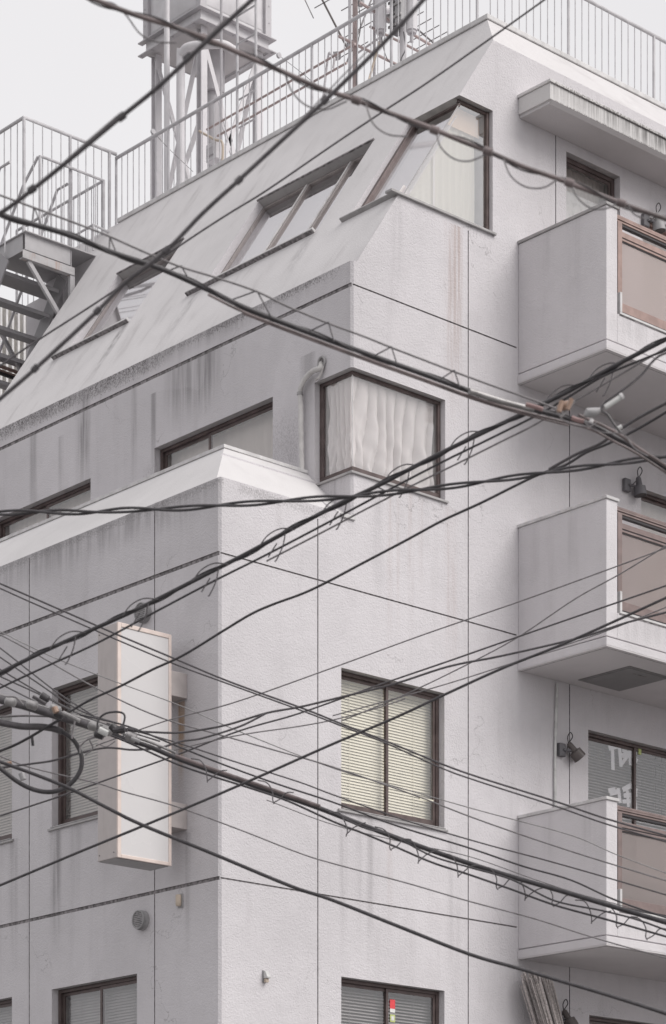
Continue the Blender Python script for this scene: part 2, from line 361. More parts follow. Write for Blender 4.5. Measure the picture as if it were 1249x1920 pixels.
# mansard wedges on the right-facade side
FX_ = Fr((0, 0, 0), (0, 1, 0), (0, 0, 1), (1, 0, 0))
cut(MB().prism([(Y0+.045-.55, 9.335-.6436), (Y0+.045, 9.335), (17.606, 9.882), (17.606, 10.4), (16, 10.4), (16, 8.6)][1:5] + [(16, 9.335)], XA-1, XB+.0005, FX_))
ty = (14.848-14.339); dy = 17.416-Y0
cut(MB().prism([(Y0-.5, 14.339), (Y0, 14.339), (Y0+dy*(16-14.339)/ty, 16), (Y0-.5, 16)], 10, 31, FX_))
# notch where the steel stair climbs
cut(MB().box(5, 17.424, 23.35, 40, -1, 14.339))
cut(MB().box(5, 17.9, 24.35, 40, 14.2, 16)); cut(MB().box(5, 40, 24.75, 40, -1, 17))
# chamfered corners
def chamfer(x, y, z0, z1, c=.022):
    cut(MB().prism([(x-.2, y-.2), (x+c, y-.2), (x+c, y-.0001), (x, y+c), (x-.2, y+c)][0:1]+[(x+c+.2, y-.2), (x-.2, y+c+.2)], z0, z1, FW))
chamfer(XA, Y0, -1, 9.6); chamfer(XB, Y0, 9.34, 11.9)
# joints
def groove(fr, u0, u1, v0, v1, d=.008):
    d = min(d, .009)
    cut(MB().box(u0, u1, v0, v1, -d, .3, fr)); grooves.append((fr, u0, u1, v0, v1, d))
gw = .0075
for (u0, u1, z) in ((13.9, 17.745, 5.832), (13.9, 17.745, 8.669), (XB-.1, 17.745, 11.462)):
    groove(FR, u0, u1, z-gw, z+gw)
for x, z0, z1 in ((15.157, -.5, 9.22), (17.08, -.5, 12.40), (18.503, -.5, 8.60), (18.503, 9.0, 11.3), (18.302, 11.6, 13.715)):
    groove(FR, x-.006, x+.006, z0, z1, .014)
for fr, a, b, z, hw in ((FA, -29.9, -Y0+.1, 5.832, .016), (FA, -29.9, -Y0+.1, 8.669, .018), (FB, -29.9, -Y0+.1, 11.462, .018)):
    groove(fr, a, b, z-hw, z+hw, .022)
for y in (17.91, 19.852, 22.0): groove(FA, -y-.006, -y+.006, -.5, 9.30, .014)

def room(fr, u0, u1, v0, v1, n0, n1, mb=None):
    cut(mb or MB().box(u0, u1, v0, v1, n0, n1, fr)); rooms.append((fr, u0, u1, v0, v1, n0, n1))
def opening(fr, u0, u1, v0, v1, rev=.085, deep=.75):
    cut(MB().box(u0, u1, v0, v1, -rev, .4, fr))
    room(fr, u0+.012, u1-.012, v0+.012, v1-.012, -deep, -rev+.004)

WR = (15.443, 16.762)
opening(FR, *WR, 6.640, 7.930); opening(FR, *WR, 3.83, 5.116)
for u0, u1 in ((-19.485, -18.17), (-21.46, -20.14)):
    opening(FA, u0, u1, 6.65, 7.975); opening(FA, u0, u1, 3.85, 5.13)
opening(FB, -19.915, -18.10, 9.70, 10.745); opening(FB, -22.75, -20.98, 9.70, 10.725)
DOORS = [(18.456, 19.255, 11.5, 13.60), (19.60, 21.5, 11.5, 13.33), (19.576, 21.5, 8.62, 10.525), (18.778, 20.45, 5.83, 7.925), (18.793, 20.6, 3.0, 5.076)]
for d in DOORS: opening(FR, *d)
# corner window, upper block
cut(MB().box(14, 16.772, 15, Y0+.075, 9.752, 10.705)); cut(MB().box(14, XB+.075, 15, 17.505, 9.752, 10.705))
room(FW, XB+.07, 16.76, Y0+.07, 17.49, 9.765, 10.69)
# corner window in the roof slope
cut(MB().box(15.4, 17.414, 15, Y0+.07, 12.478, 13.655))
cut(MB().box(-17.69, -15, sv(12.50), sv(13.655), -.09, .8, FS))
nx, nz = SN.x, SN.z
def slx(z, off): return S0.x+nx*off+(z-S0.z-nz*off)*(S1.x-S0.x)/(S1.z-S0.z)
z0_, z1_ = 12.50, 13.64
cut(MB().prism([(slx(z0_, -.086), z0_), (17.40, z0_), (17.40, z1_), (slx(z1_, -.086), z1_)], Y0+.066, 17.68, FP))
rooms.append((FW, 15.8, 17.41, Y0+.071, 17.685, 12.4, 13.652))
# two roof-slope windows
SKY = [(-19.93, -18.185, sv(12.555), sv(13.645)), (-22.35, -21.195, sv(12.62), sv(13.665))]
for s in SKY:
    cut(MB().box(s[0], s[1], s[2], s[3], -.12, .6, FS)); room(FS, s[0]+.012, s[1]-.012, s[2]+.012, s[3]-.012, -.6, -.116)

bpy.context.view_layer.update()
for c in cutters:
    m = solid.modifiers.new('b', 'BOOLEAN'); m.operation = 'DIFFERENCE'; m.solver = 'EXACT'; m.object = c
dg = bpy.context.evaluated_depsgraph_get(); dg.update()
me = D.meshes.new_from_object(solid.evaluated_get(dg))
solid.modifiers.clear(); solid.data = me; me.name = 'wall'
for c in cutters: D.objects.remove(c, do_unlink=True)
def loc(fr, p): q = p-fr.O; return q.dot(fr.U), q.dot(fr.V), q.dot(fr.N)
for p in me.polygons:
    c, n = p.center, p.normal; k = 0
    for fr, u0, u1, v0, v1, n0, n1 in rooms:
        u, v, w_ = loc(fr, c)
        if u0-.003 < u < u1+.003 and v0-.003 < v < v1+.003 and n0-.003 < w_ < n1-.001: k = 2; break
    if not k:
        for fr, u0, u1, v0, v1, d in grooves:
            u, v, w_ = loc(fr, c)
            if u0-.002 < u < u1+.002 and v0-.002 < v < v1+.002 and -d-.002 < w_ < -.0015: k = 1; break
    if not k:
        if n.dot(SN) > .99 or (n.z > .3 and n.y < -.3): k = 3
        if k and c.z < 11 and c.x < XB: k = 4
        if not k and n.x < -.5 and n.z > .5 and c.z < 10: k = 4
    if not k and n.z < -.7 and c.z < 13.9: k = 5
    p.material_index = k
solid.parent = B; me.transform(Matrix.Translation((-XA, -Y0, 0)))

# coping strips
cp = MB()
xt = xr; yt = Y0+dy*(ZR-14.339)/ty
cp.box(xt-.02, xt+.25, yt-.02, 23.35, ZR+.001, ZR+.05); cp.box(xt+.25, 30, yt-.02, yt+.25, ZR+.001, ZR+.05)
cp.build('roof_coping', M['cap'], B, bevel=.006)
cp = MB(); cp.box(14.57-.012, 14.75, 17.60, 29.9, 9.883, 9.915); cp.box(14.57-.012, XB-.002, 17.606-.012, 17.60, 9.883, 9.915); cp.build('lower_coping', M['cap'], B, bevel=.004)
MB().box(15.43, XB+.03, Y0-.02, Y0+.13, 9.300, 9.336).build('ledge', M['cap'], B, bevel=.004)

# ------------------------------------------------------------------ windows
def slats(fr, u0, u1, v0, v1, n, pitch=.027, w_=.028, tilt=1.12):
    mb = MB(); v = v1-.03
    mb.box(u0, u1, v1-.028, v1, n-.012, n+.012, fr)
    while v > v0+.01:
        dv, dn = w_/2*math.sin(tilt), w_/2*math.cos(tilt); t = .0012
        a = [fr.P(u, v+s*dv+q, n-s*dn) for u in (u0, u1) for s in (-1, 1) for q in (-t, t)]
        mb.add(a, [(0,1,3,2), (4,6,7,5), (0,4,5,1), (2,3,7,6), (0,2,6,4), (1,5,7,3)])
        v -= pitch
    for k in (.18, .5, .82):
        u = u0+(u1-u0)*k; mb.box(u-.0015, u+.0015, v0, v1, n+.0135, n+.015, fr)
    return mb
def folds(fr, u0, u1, v0, v1, n, amp=.02, k=9, seed=0, flare=0):
    rnd = random.Random(seed); ph = [rnd.uniform(0, 6.28) for _ in range(4)]
    def fn(a, b):
        u = u0+(u1-u0)*a; v = v0+(v1-v0)*b; sp = 1-b
        return fr.P(u+flare*math.sin(6.3*a+ph[2])*sp*.3, v, n+amp*(math.sin(a*k*6.283+ph[0]+.8*math.sin(3*a*6.28+ph[1])+.25*math.sin(b*5+ph[3]))*(.35+.65*sp)))
    return MB().grid(fn, 110, 14)
def window(fr, u0, u1, v0, v1, rev=.085, fw=.034, mull=.5, inner='blind', m='brown', sill=True, label=None, innerm='blind', bot=None, transom=None):
    """sliding window of two sashes: outer frame, stiles, panes, a blind or curtain, a sill."""
    f = MB(); a, b = -rev-.05, -rev+.012
    f.box(u0+.001, u0+fw, v0+.001, v1-.001, a, b, fr); f.box(u1-fw, u1-.001, v0+.001, v1-.001, a, b, fr)
    f.box(u0+fw, u1-fw, v1-fw, v1-.001, a, b, fr); f.box(u0+fw, u1-fw, v0+.001, v0+fw, a, b, fr)
    root = f.build('window', M[m], B, bevel=.003, label=label)
    um = u0+(u1-u0)*mull; s = .030
    iu0, iu1, iv0, iv1 = u0+fw, u1-fw, v0+fw, v1-fw
    br = s*1.9
    for (x0, x1, na, nb) in ((iu0, um+s*.5, -rev-.035, -rev-.020), (um-s*.5, iu1, -rev-.018, -rev-.003)):
        q = MB(); q.box(x0, x0+s, iv0, iv1, na, nb, fr); q.box(x1-s, x1, iv0, iv1, na, nb, fr)
        q.box(x0+s, x1-s, iv1-s, iv1, na, nb, fr); q.box(x0+s, x1-s, iv0, iv0+br, na, nb, fr)
        sh = q.build('sash', M[m], root, bevel=.002)
        MB().box(x0+s, x1-s, iv0+br, iv1-s, (na+nb)/2-.002, (na+nb)/2+.002, fr).build('pane', M['glass'], root)
    if inner == 'blind': slats(fr, u0+.02, u1-.02, (bot or v0)+.02, v1-.035, -rev-.09, pitch=.0275).build('blind', M[innerm], root)
    elif inner == 'open': slats(fr, u0+.02, u1-.02, v0+.02, v1-.035, -rev-.09, pitch=.030, tilt=.65).build('blind', M[innerm], root)
    elif inner == 'curtain': folds(fr, u0+.02, u1-.02, v0+.02, v1-.02, -rev-.12, .014, 12, 3).build('curtain', M[innerm], root, smooth=True)
    if sill:
        MB().box(u0-.045, u1+.03, v0-.022, v0-.001, -.02, .022, fr).box(u0+.002, u1-.002, v0+.001, v0+.012, -rev+.014, .022, fr).build('sill', M['flash'], root, bevel=.003)
    return root
w1_ = window(FR, *WR, 6.640, 7.930, label='window with cream blinds in the right facade', bot=6.66)
MB().box(16.52, 16.70, 6.905, 6.925, -.0875, -.0850, FR).build('latch_strip', M['blind'], w1_)
wl = window(FR, *WR, 3.83, 5.116, innerm='blindd', inner='open', label='window with open dark slats and red sticker')
st = MB().box(16.135, 16.20, 4.90, 4.985, -.0875, -.0855, FR).build('sticker', M['redst'], wl)
MB().box(16.135, 16.20, 4.865, 4.899, -.0875, -.0855, FR).build('sticker', M['whst'], wl)
MB().box(16.137, 16.20, 4.775, 4.845, -.0875, -.0855, FR).build('sticker', M['grnst'], wl)
MB().box(16.150, 16.187, 4.79, 4.83, -.0852, -.0845, FR).build('sticker_mark', M['whst'], wl)
window(FA, -19.485, -18.17, 6.65, 7.975, innerm='blindb', label='window half hidden behind the sign', m='brown')
window(FA, -19.485, -18.17, 3.85, 5.13, innerm='blindd', m='brown')
window(FA, -21.46, -20.14, 6.65, 7.975, innerm='blindb', m='brown'); window(FA, -21.46, -20.14, 3.85, 5.13, innerm='blindd', m='brown')
window(FB, -19.915, -18.10, 9.70, 10.745, inner='curtain', innerm='curtg', sill=False, mull=.42)
window(FB, -22.75, -20.98, 9.70, 10.725, inner='curtain', innerm='curtg', sill=False, mull=.5)
# doors and windows on the balconies
window(FR, *DOORS[0], inner='curtain', innerm='curtg', m='brown', sill=False, mull=.02, fw=.045)
MB().box(18.52, 19.19, 11.52, 13.30, -.135, -.128, FR).build('lower_panel', M['clearpl'], B)
window(FR, *DOORS[1], inner='curtain', innerm='curtg', m='brownl', sill=False)
window(FR, *DOORS[2], inner='curtain', innerm='curtg', m='brown', sill=False)
w3 = window(FR, *DOORS[3], inner='open', innerm='blindd', m='brown', sill=False, mull=.485, label='balcony door with white painted characters on the glass')
window(FR, *DOORS[4], inner='open', innerm='blindd', m='brown', sill=False)
# white brush characters on the left leaf: rough strokes as seen above the parapet
NS = [0]
def stroke(mb, pts, w_, n=-.1135):
    for i in range(len(pts)-1):
        (x0, y0), (x1, y1) = pts[i], pts[i+1]; dx, dy_ = x1-x0, y1-y0; L = math.hypot(dx, dy_)+1e-6; ex, ey = dx/L*w_*.3, dy_/L*w_*.3
        px, py = -dy_/L*w_/2, dx/L*w_/2
        mb.prism([(x0-ex+px, y0-ey+py), (x0-ex-px, y0-ey-py), (x1+ex-px, y1+ey-py), (x1+ex+px, y1+ey+py)], n-NS[0]*.0006, n+.0004-NS[0]*.0006, FR); NS[0] += 1
def gp(x, y):                                   # crop pixel of the door detail -> facade coordinates
    p = on_y(1090+x*.1875, 1360+y*.1875, Y0+.11); return (p.x, p.z)
ch = MB()
for pts, w_ in ((((285, 225), (395, 200)), .052), (((315, 240), (320, 430)), .052), (((385, 215), (400, 400)), .05), (((400, 395), (450, 330)), .04), (((420, 300), (560, 260)), .05),
                (((490, 250), (495, 385)), .045), (((440, 340), (500, 270)), .04), (((500, 290), (560, 350)), .045), (((420, 250), (545, 290)), .03)):
    stroke(ch, [gp(*p) for p in pts], w_)
for pts, w_ in ((((285, 650), (340, 640)), .045), (((300, 680), (370, 660)), .05), (((380, 640), (395, 760)), .05), (((430, 640), (500, 600)), .05), (((500, 600), (560, 650)), .05), (((440, 700), (560, 690)), .045),
                (((470, 660), (480, 800)), .045), (((540, 650), (555, 830)), .045), (((430, 760), (550, 750)), .04), (((510, 700), (515, 830)), .03)):
    stroke(ch, [gp(*p) for p in pts], w_)
ch.build('painted_characters', M['ghost'], w3)
p = gp(568, 268); MB().box(p[0]-.022, p[0]+.022, p[1]-.03, p[1]+.03, -.086, -.0845, FR).build('sticker', M['grnst'], w3)
p0 = on_y(1150, 1545, 16.9)
# crazed line pattern on the right leaf
ln = MB()
for (x0, y0, x1, y1) in ((715, 340, 735, 332), (735, 332, 830, 305), (735, 290, 735, 332), (795, 316, 795, 375), (715, 425, 735, 418), (735, 418, 848, 375), (735, 418, 735, 505), (720, 512, 848, 470), (795, 486, 795, 560),
                         (715, 600, 848, 560), (735, 594, 735, 670), (720, 680, 848, 650), (795, 662, 795, 745), (715, 768, 848, 735), (735, 765, 735, 840), (715, 850, 848, 820), (795, 830, 795, 900), (715, 940, 848, 905)):
    a, b = gp(x0, y0), gp(x1, y1); ln.bar(FR.P(a[0], a[1], -.0965), FR.P(b[0], b[1], -.0965), .006, .0015, (0, -1, 0))
ln.build('window_lines', M['darkal'], w3)

# corner window, upper block
cw = MB(); fw = .032; e = .062
xo, yo = XB+e, Y0+e
zb_, zt_ = 9.753, 10.704
cw.box(xo, 16.771, yo, yo+.035, zt_-fw, zt_); cw.box(xo, 16.771, yo, yo+.035, zb_, zb_+.075); cw.box(16.771-fw, 16.771, yo, yo+.035, zb_+.075, zt_-fw)
cw.box(xo, xo+.035, yo+.035, 17.504, zt_-fw, zt_); cw.box(xo, xo+.035, yo+.035, 17.504, zb_, zb_+.075); cw.box(xo, xo+.035, 17.504-fw*1.5, 17.504, zb_+.075, zt_-fw)
cw = cw.build('window', M['brown'], B, bevel=.003, label='corner window with white gathered curtains')
MB().box(xo+.010, xo+.018, yo+.010, yo+.018, zb_+.075, zt_-fw).build('corner_post', M['cap'], cw)
MB().box(xo+.019, 16.771-fw, yo+.012, yo+.016, zb_+.075, zt_-fw).build('pane', M['glass'], cw); MB().box(xo+.012, xo+.016, yo+.019, 17.504-fw*1.5, zb_+.075, zt_-fw).build('pane', M['glass'], cw)
MB().box(XB-.022, 16.80, Y0-.022, Y0+.06, zb_-.024, zb_-.002).box(XB-.022, XB+.06, Y0+.06, 17.53, zb_-.024, zb_-.002).build('sill', M['flash'], cw, bevel=.003)
def cur(fr, u0, u1, n, k, amp, seed, zt=10.60, zb=9.80, lean=0):
    rnd = random.Random(seed); ph = rnd.uniform(0, 6)
    def fn(a, b):
        v = zb+(zt-zb)*b; s_ = 1-b
        q = a+lean*s_*s_*math.sin(a*3.14)
        f1 = 1-abs(math.sin((q+.05*s_*math.sin(a*9+2))*k*3.1416+ph+.5*math.sin(b*4+a*7)))**.6
        pin = .2+.8*min(1, s_*3.2)
        return fr.P(u0+(u1-u0)*(a+.02*math.sin(b*6+a*14)*s_), v+.012*f1*(b > .98), n-amp*f1*pin-.016*math.sin(a*23+b*9)*s_-.008*math.sin(a*61-b*17)*s_-.006*math.sin(b*31+a*19)*(1-b))
    return MB().grid(fn, 150, 26)
cur(FR, XB+.085, 16.715, -.100, 8, .062, 4, zt=10.672, zb=9.80, lean=.06).build('curtain', M['curt'], cw, smooth=True)
cur(Fr((XB, 0, 0), (0, -1, 0), (0, 0, 1), (-1, 0, 0)), -17.44, -Y0-.09, -.100, 5, .062, 9, zt=10.672, zb=9.80, lean=-.10).build('curtain', M['curt'], cw, smooth=True)

# corner window in the roof slope
f = MB(); e = .055; zl, zh = 12.50, 13.653
f.box(17.414-.035, 17.4135, Y0+e-.01, Y0+e+.03, 12.482, zh); 
f.box(slx(zh-.03, -.05), 17.414-.035, Y0+e, Y0+e+.03, zh-.030, zh-.001); f.box(slx(12.5, -.05), 17.414-.035, Y0+e, Y0+e+.03, 12.482, 12.502)
f.box(-17.689, -17.64, sv(12.52), sv(13.65), -.088, -.045, FS)
f.box(-17.64, -Y0-e, sv(13.655)-.032, sv(13.655)-.001, -.088, -.06, FS)
cwt = f.build('window', M['brown'], B, bevel=.003, label='corner window cut into the roof slope')
zz0, zz1 = 12.502, 13.623
MB().prism([(slx(zz0, -.075), zz0), (17.379, zz0), (17.379, zz1), (slx(zz1, -.075), zz1)], Y0+e+.010, Y0+e+.014, FP).build('pane', M['glassr'], cwt)
MB().box(-17.64, -Y0-e-.016, sv(12.51), sv(13.62), -.079, -.075, FS).build('pane', M['mirror'], cwt)
MB().bar(Vector((slx(12.51, -.072), Y0+e+.006, 12.51)), Vector((slx(13.62, -.072), Y0+e+.006, 13.62)), .010, .010, (0, 1, 0)).build('corner_post', M['flash'], cwt)
MB().box(16.045, 17.44, Y0-.03, Y0+.06, 12.453, 12.476).box(-17.77, -Y0-.001, sv(12.465)-.010, sv(12.465)+.010, -.06, .045, FS).build('sill', M['flash'], cwt, bevel=.003)
def shf(a, b):
    z = 12.51+1.10*b; x0 = slx(z, -.12)+.02; x = x0+(17.33-x0)*a
    return FR.P(x, z, -.17+.008*math.sin(x*70+.5*math.sin(z*5)))
MB().grid(shf, 120, 20).build('sheer_curtain', M['sheer'], cwt, smooth=True)
MB().box(16.76, 16.78, 12.51, 13.1, -.155, -.150, FR).build('curtain_edge', M['curt'], cwt)
MB().prism([(16.93, 13.42), (17.37, 13.42), (17.37, 13.62), (17.06, 13.62)], -.145, -.140, FR).build('blind', M['warm'], cwt)
MB().prism([(16.26, 12.51), (16.42, 12.51), (16.42, 12.66), (16.36, 12.66)], -.145, -.140, FR).build('wall_panel', M['curt'], cwt)
MB().box(-17.6, -17.1, sv(12.52), sv(13.6), -.14, -.135, FS).build('blind', M['curt'], cwt)

def slopewin(u0, u1, v0, v1, mulls, label, sillx):
    f = MB(); fw = .036; a, b = -.118, -.075
    f.box(u0+.001, u0+fw, v0+.001, v1-.001, a, b, FS); f.box(u1-fw, u1-.001, v0+.001, v1-.001, a, b, FS)
    f.box(u0+fw, u1-fw, v1-fw, v1-.001, a, b, FS); f.box(u0+fw, u1-fw, v0+.001, v0+fw*.6, a, b, FS)
    for k in mulls:
        u = u0+(u1-u0)*k; f.box(u-.022, u+.022, v0+fw*.6, v1-fw, a, b+.004, FS)
    r = f.build('window', M['taupe'], B, bevel=.003, label=label)
    for k in mulls:
        u = u0+(u1-u0)*k
        MB().box(u-.032, u-.023, v0+fw*.6, v1-fw, a+.01, b+.012, FS).build('glazing_bead', M['cap'], r)
        MB().box(u-.0225, u-.010, v0+fw*.6, v1-fw, b+.0045, b+.016, FS).build('glazing_bead', M['cap'], r)
    ks = [0]+list(mulls)+[1]
    for i in range(len(ks)-1):
        x0 = u0+(u1-u0)*ks[i]+.034; x1 = u0+(u1-u0)*ks[i+1]-.034
        MB().box(x0, x1, v0+fw*.6, v1-fw, -.098, -.094, FS).build('pane', M['mirror'], r)
    MB().box(sillx[0], sillx[1], v0-.035, v0-.010, -.05, .045, FS).build('sill', M['cap'], r, bevel=.003)
    MB().box(sillx[0], sillx[1], v0-.043, v0-.0355, -.05, .040, FS).build('drip_edge', M['groove'], r)
    MB().box(u0-.02, u1+.01, v1+.002, v1+.022, -.01, .018, FS).build('head_flashing', M['groove'], r)
    MB().box(u0+.01, u1-.01, v0+.01, v1-.01, -.17, -.165, FS).build('blind', M['curt'], r)
    return r
slopewin(*SKY[0], (.42, .80), 'wide window set in the roof slope with pale reflecting panes', (-20.17, -18.21))
slopewin(*SKY[1], (.985,), 'far roof slope window reflecting steelwork', (-22.56, -21.21))

# ------------------------------------------------------------------ balconies
YB = 15.85
def balcony(zt, zb, zo, name, label, rail=True, cope='cap', hatch=False, rm='brownm', fm='frost'):
    X0, X1 = 17.77, 23.6
    z1 = zb+.09
    b = MB(); b.box(X0, X0+.155, YB, Y0-.001, z1+.013, zt-.03); b.box(X0+.155, X1, YB, YB+.13, z1+.013, zo-.001)
    b.box(X1-.15, X1, YB+.13, Y0-.001, z1+.013, zt-.03)
    b.box(X0+.012, X1-.012, YB+.012, Y0-.001, z1-.001, z1+.012)            # shadow gap
    r = b.build('balcony', M['balc'], B, bevel=.006, label=label)
    s = MB(); s.box(X0-.012, X1, YB-.012, Y0-.001, zb+.012, z1-.002)
    s.build('balcony_slab', M['balc'], r, bevel=.005)
    s = MB(); s.box(X0-.012, X1, YB-.012, YB+.03, zb, zb+.0115); s.box(X0-.012, X0+.03, YB+.03, Y0-.002, zb, zb+.0115)
    s.build('drip_edge', M['soffit'], r)
    MB().box(X0+.032, X1-.01, YB+.032, Y0-.002, zb+.004, zb+.0115).build('soffit', M['soffit'], r)
    MB().box(X0+.03, X0+.0318, YB+.03, Y0-.002, zb-.003, zb+.01).box(X0+.0318, X1, YB+.03, YB+.0318, zb-.003, zb+.01).build('drip_line', M['groove'], r)
    o = .015
    MB().box(X0-o, X0+.155+o, YB-o, Y0-.001, zt-.0295, zt).build('parapet_coping', M[cope], r, bevel=.004)
    # white flashing round the opening
    MB().box(X0+.155+.03, X0+.155+.058, YB-.010, YB+.131, zo+.022, zo+.21).box(X0+.155+.03, X1, YB-.010, YB+.14, zo, zo+.021).build('flashing', M['cap'], r, bevel=.002)
    MB().box(X0+.155+.026, X1, YB-.004, YB-.0005, zo-.012, zo-.001).build('flashing_joint', M['groove'], r)
    # railing
    g_ = MB(); tz = zt-.03+.0
    rz0, rz1 = zt-.115, zt-.05
    xa = X0+.157
    q = MB(); q.box(xa, X1-.16, YB+.035, YB+.095, rz1-.022, rz1); q.box(xa, X1-.16, YB+.030, YB+.100, rz1-.043, rz1-.024); q.box(xa, X1-.16, YB+.038, YB+.092, rz0, rz1-.045)
    rl = q.build('railing', M[rm], r, bevel=.003)
    MB().box(xa, X1-.16, YB+.045, YB+.09, rz0-.022, rz0-.001).build('rail_channel', M['darkal'], rl)
    MB().box(xa, xa+.028, YB+.05, YB+.09, zo+.022, rz0-.023).build('rail_post', M['brown'], rl)
    px = xa+.03; k = 0
    while px < X1-.3:
        MB().box(px, px+.060, YB+.020, YB+.075, zo+.0225, rz0-.0005).build('rail_post', M[rm], rl, bevel=.003); 
        x2 = px+1.52; a = px+.061; c = min(x2-.001, X1-.2)
        MB().box(a, c, YB+.030, YB+.06, zt-.250, zt-.198).box(a, c, YB+.030, YB+.06, zt-.282, zt-.262).box(a, c, YB+.03, YB+.06, zo+.05, zo+.135).build('panel_frame', M[rm], rl, bevel=.002)
        MB().box(a, c, YB+.036, YB+.05, zt-.2615, zt-.2505).box(a, c, YB+.036, YB+.05, zt-.294, zt-.2825).box(a, c, YB+.03, YB+.06, zo+.022, zo+.049).build('panel_gasket', M['darkal'], rl)
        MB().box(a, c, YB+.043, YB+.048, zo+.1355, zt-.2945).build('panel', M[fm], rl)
        px = x2; k += 1
    if hatch:
        MB().box(18.44, 19.05, 16.15, 16.82, zb-.004, zb+.0035).box(18.47, 19.02, 16.18, 16.79, zb-.009, zb-.0045).build('ceiling_hatch', M['hatch'], r, bevel=.002)
        q = MB()
        for i in range(3): q.box(18.63+i*.075, 18.68+i*.075, 16.27, 16.285, zb-.0115, zb-.0095)
        q.build('hatch_slot', M['groove'], r)
    return r
balcony(12.503, 11.113, 11.495, 'a', 'top balcony', cope='flash', rm='brownl', fm='frostlit')
balcony(9.745, 8.325, 8.672, 'b', 'balcony with square ceiling hatch beneath', hatch=True)
balcony(6.918, 5.518, 5.862, 'c', 'lower balcony below the painted glass door')
balcony(4.10, 2.70, 3.05, 'd', None)

# canopy over the top balcony
c_ = MB().box(17.77, 23.7, 16.57, Y0-.001, 13.735, 13.892)
cn_ = c_.build('canopy', M['canopy'], B, bevel=.004, label='canopy streaked black with mildew')
MB().box(17.755, 23.7, 16.553, Y0-.001, 13.8935, 13.922).build('canopy_cap', M['canopy'], cn_, bevel=.003)
MB().prism([(16.570, 13.7345), (16.605, 13.705), (Y0-.002, 13.705), (Y0-.002, 13.7345)], 17.79, 23.7, FX_).build('canopy_soffit', M['soffit'], cn_)

# ================================================================== ON THE ROOF
ZD = ZR+.05
RX, RY, RZ = 17.90, 17.60, 15.70
def ypos(px): return on_x(px, 300, RX).y
rr = thing('roof_railing', (RX, RY, ZD), 'grey pipe railing with thin bars along the roof edge', 'railing')
XE = 22.4; YE = 23.611
MB().tube([(RX, YE, RZ), (RX, RY, RZ), (XE, RY, RZ)], .021, 10).build('top_rail', M['rail'], rr, smooth=True)
posts = [(RX, ypos(p)) for p in (218, 316, 445, 585, 734, 895)]+[(on_y(p, 100, RY).x, RY) for p in (1066, 1226)]
bars = []
ys = sorted([p[1] for p in posts if p[0] == RX]+[RY])
def fill(a, b, step=.105):
    n = max(1, round(abs(b-a)/step)); return [a+(b-a)*i/n for i in range(1, n)]
for i in range(len(ys)-1): bars += [(RX, y) for y in fill(ys[i], ys[i+1])]
xs = sorted([p[0] for p in posts if p[1] == RY]); xs = [RX]+xs+[xs[-1]+1.25]; posts.append((xs[-1], RY))
for i in range(len(xs)-1): bars += [(x, RY) for x in fill(xs[i], xs[i+1])]
for (x, y) in posts: MB().tube([(x, y, ZD-.05), (x, y, RZ)], .0155, 8).build('post', M['rail'], rr, smooth=True)
for (x, y) in bars[:98]: MB().tube([(x, y, ZD-.02), (x, y, RZ-.01)], .0058, 6).build('bar', M['rail'], rr, smooth=True)

# landing and its railing
LZ = 14.35
lr = thing('landing_railing', (16.59, YE, LZ), 'tall grey railing around the steel stair landing at the roof edge', 'railing')
MB().tube([(RX, YE, 15.746), (16.59, YE, 15.746), (16.59, 26.5, 15.746)], .021, 10).build('top_rail', M['rail'], lr, smooth=True)
px_ = [16.59, 17.235, 17.80]
for x in px_: MB().tube([(x, YE, LZ), (x, YE, 15.746)], .019, 8).build('post', M['rail'], lr, smooth=True)
for x in fill(px_[0], px_[1], .125)+fill(px_[1], px_[2], .125): MB().tube([(x, YE, LZ), (x, YE, 15.74)], .0062, 6).build('bar', M['rail'], lr, smooth=True)
for i in range(1, 22):
    y = YE+i*.13
    MB().tube([(16.59, y, LZ), (16.59, y, 15.74)], .0062 if i % 8 else .018, 6).build('bar' if i % 8 else 'post', M['rail'], lr, smooth=True)

stair = thing('steel_stair', (16.9, 24.5, 11.2), 'grey steel stair and landing bracketed to the building beside the sloping roof', 'stair')
LY = 23.42
s = MB()
s.box(16.45, 17.62, LY-.04, 24.35, LZ-.012, LZ)                       # deck
s.box(16.472, 17.10, LY, LY+.008, LZ-.20, LZ-.013); s.box(16.472, 17.10, LY+.0085, LY+.05, LZ-.20, LZ-.19)
s.box(16.472, 16.48, LY+.051, 24.35, LZ-.20, LZ-.013)
s.box(17.60, 17.61, LY, 24.35, LZ-.16, LZ-.013)
s.build('landing', M['stairl'], stair, bevel=.002)
s = MB(); s.box(17.10, 17.115, LY-.005, LY+.05, LZ-.245, LZ-.014); s.build('landing_stiffener', M['stairp'], stair); s = MB(); s.box(16.50, 17.58, 24.2, 24.34, LZ-.22, LZ-.20); s.build('landing_stiffener', M['stairp'], stair)
MB().box(16.42, 17.14, LY-.03, LY-.022, LZ-.315, LZ-.225).box(16.42, 17.14, LY-.021, LY+.04, LZ-.315, LZ-.307).build('support_beam', M['rusty'], stair, bevel=.002)
MB().box(17.085, 17.150, LY-.02, LY+.03, 12.9, LZ-.317).build('column', M['stairl'], stair, bevel=.003)
MB().bar((16.52, LY+.01, LZ-.315), (17.06, LY+.01, 13.42), .05, .035, (0, 1, 0)).build('brace', M['stairl'], stair)
MB().bar((16.50, 24.45, LZ-.25), (17.25, 24.45, 13.1), .04, .04, (0, 1, 0)).build('brace', M['stairl'], stair)
MB().box(17.26, 17.34, 23.9, 23.98, 11, LZ-.24).build('column', M['stairp'], stair)
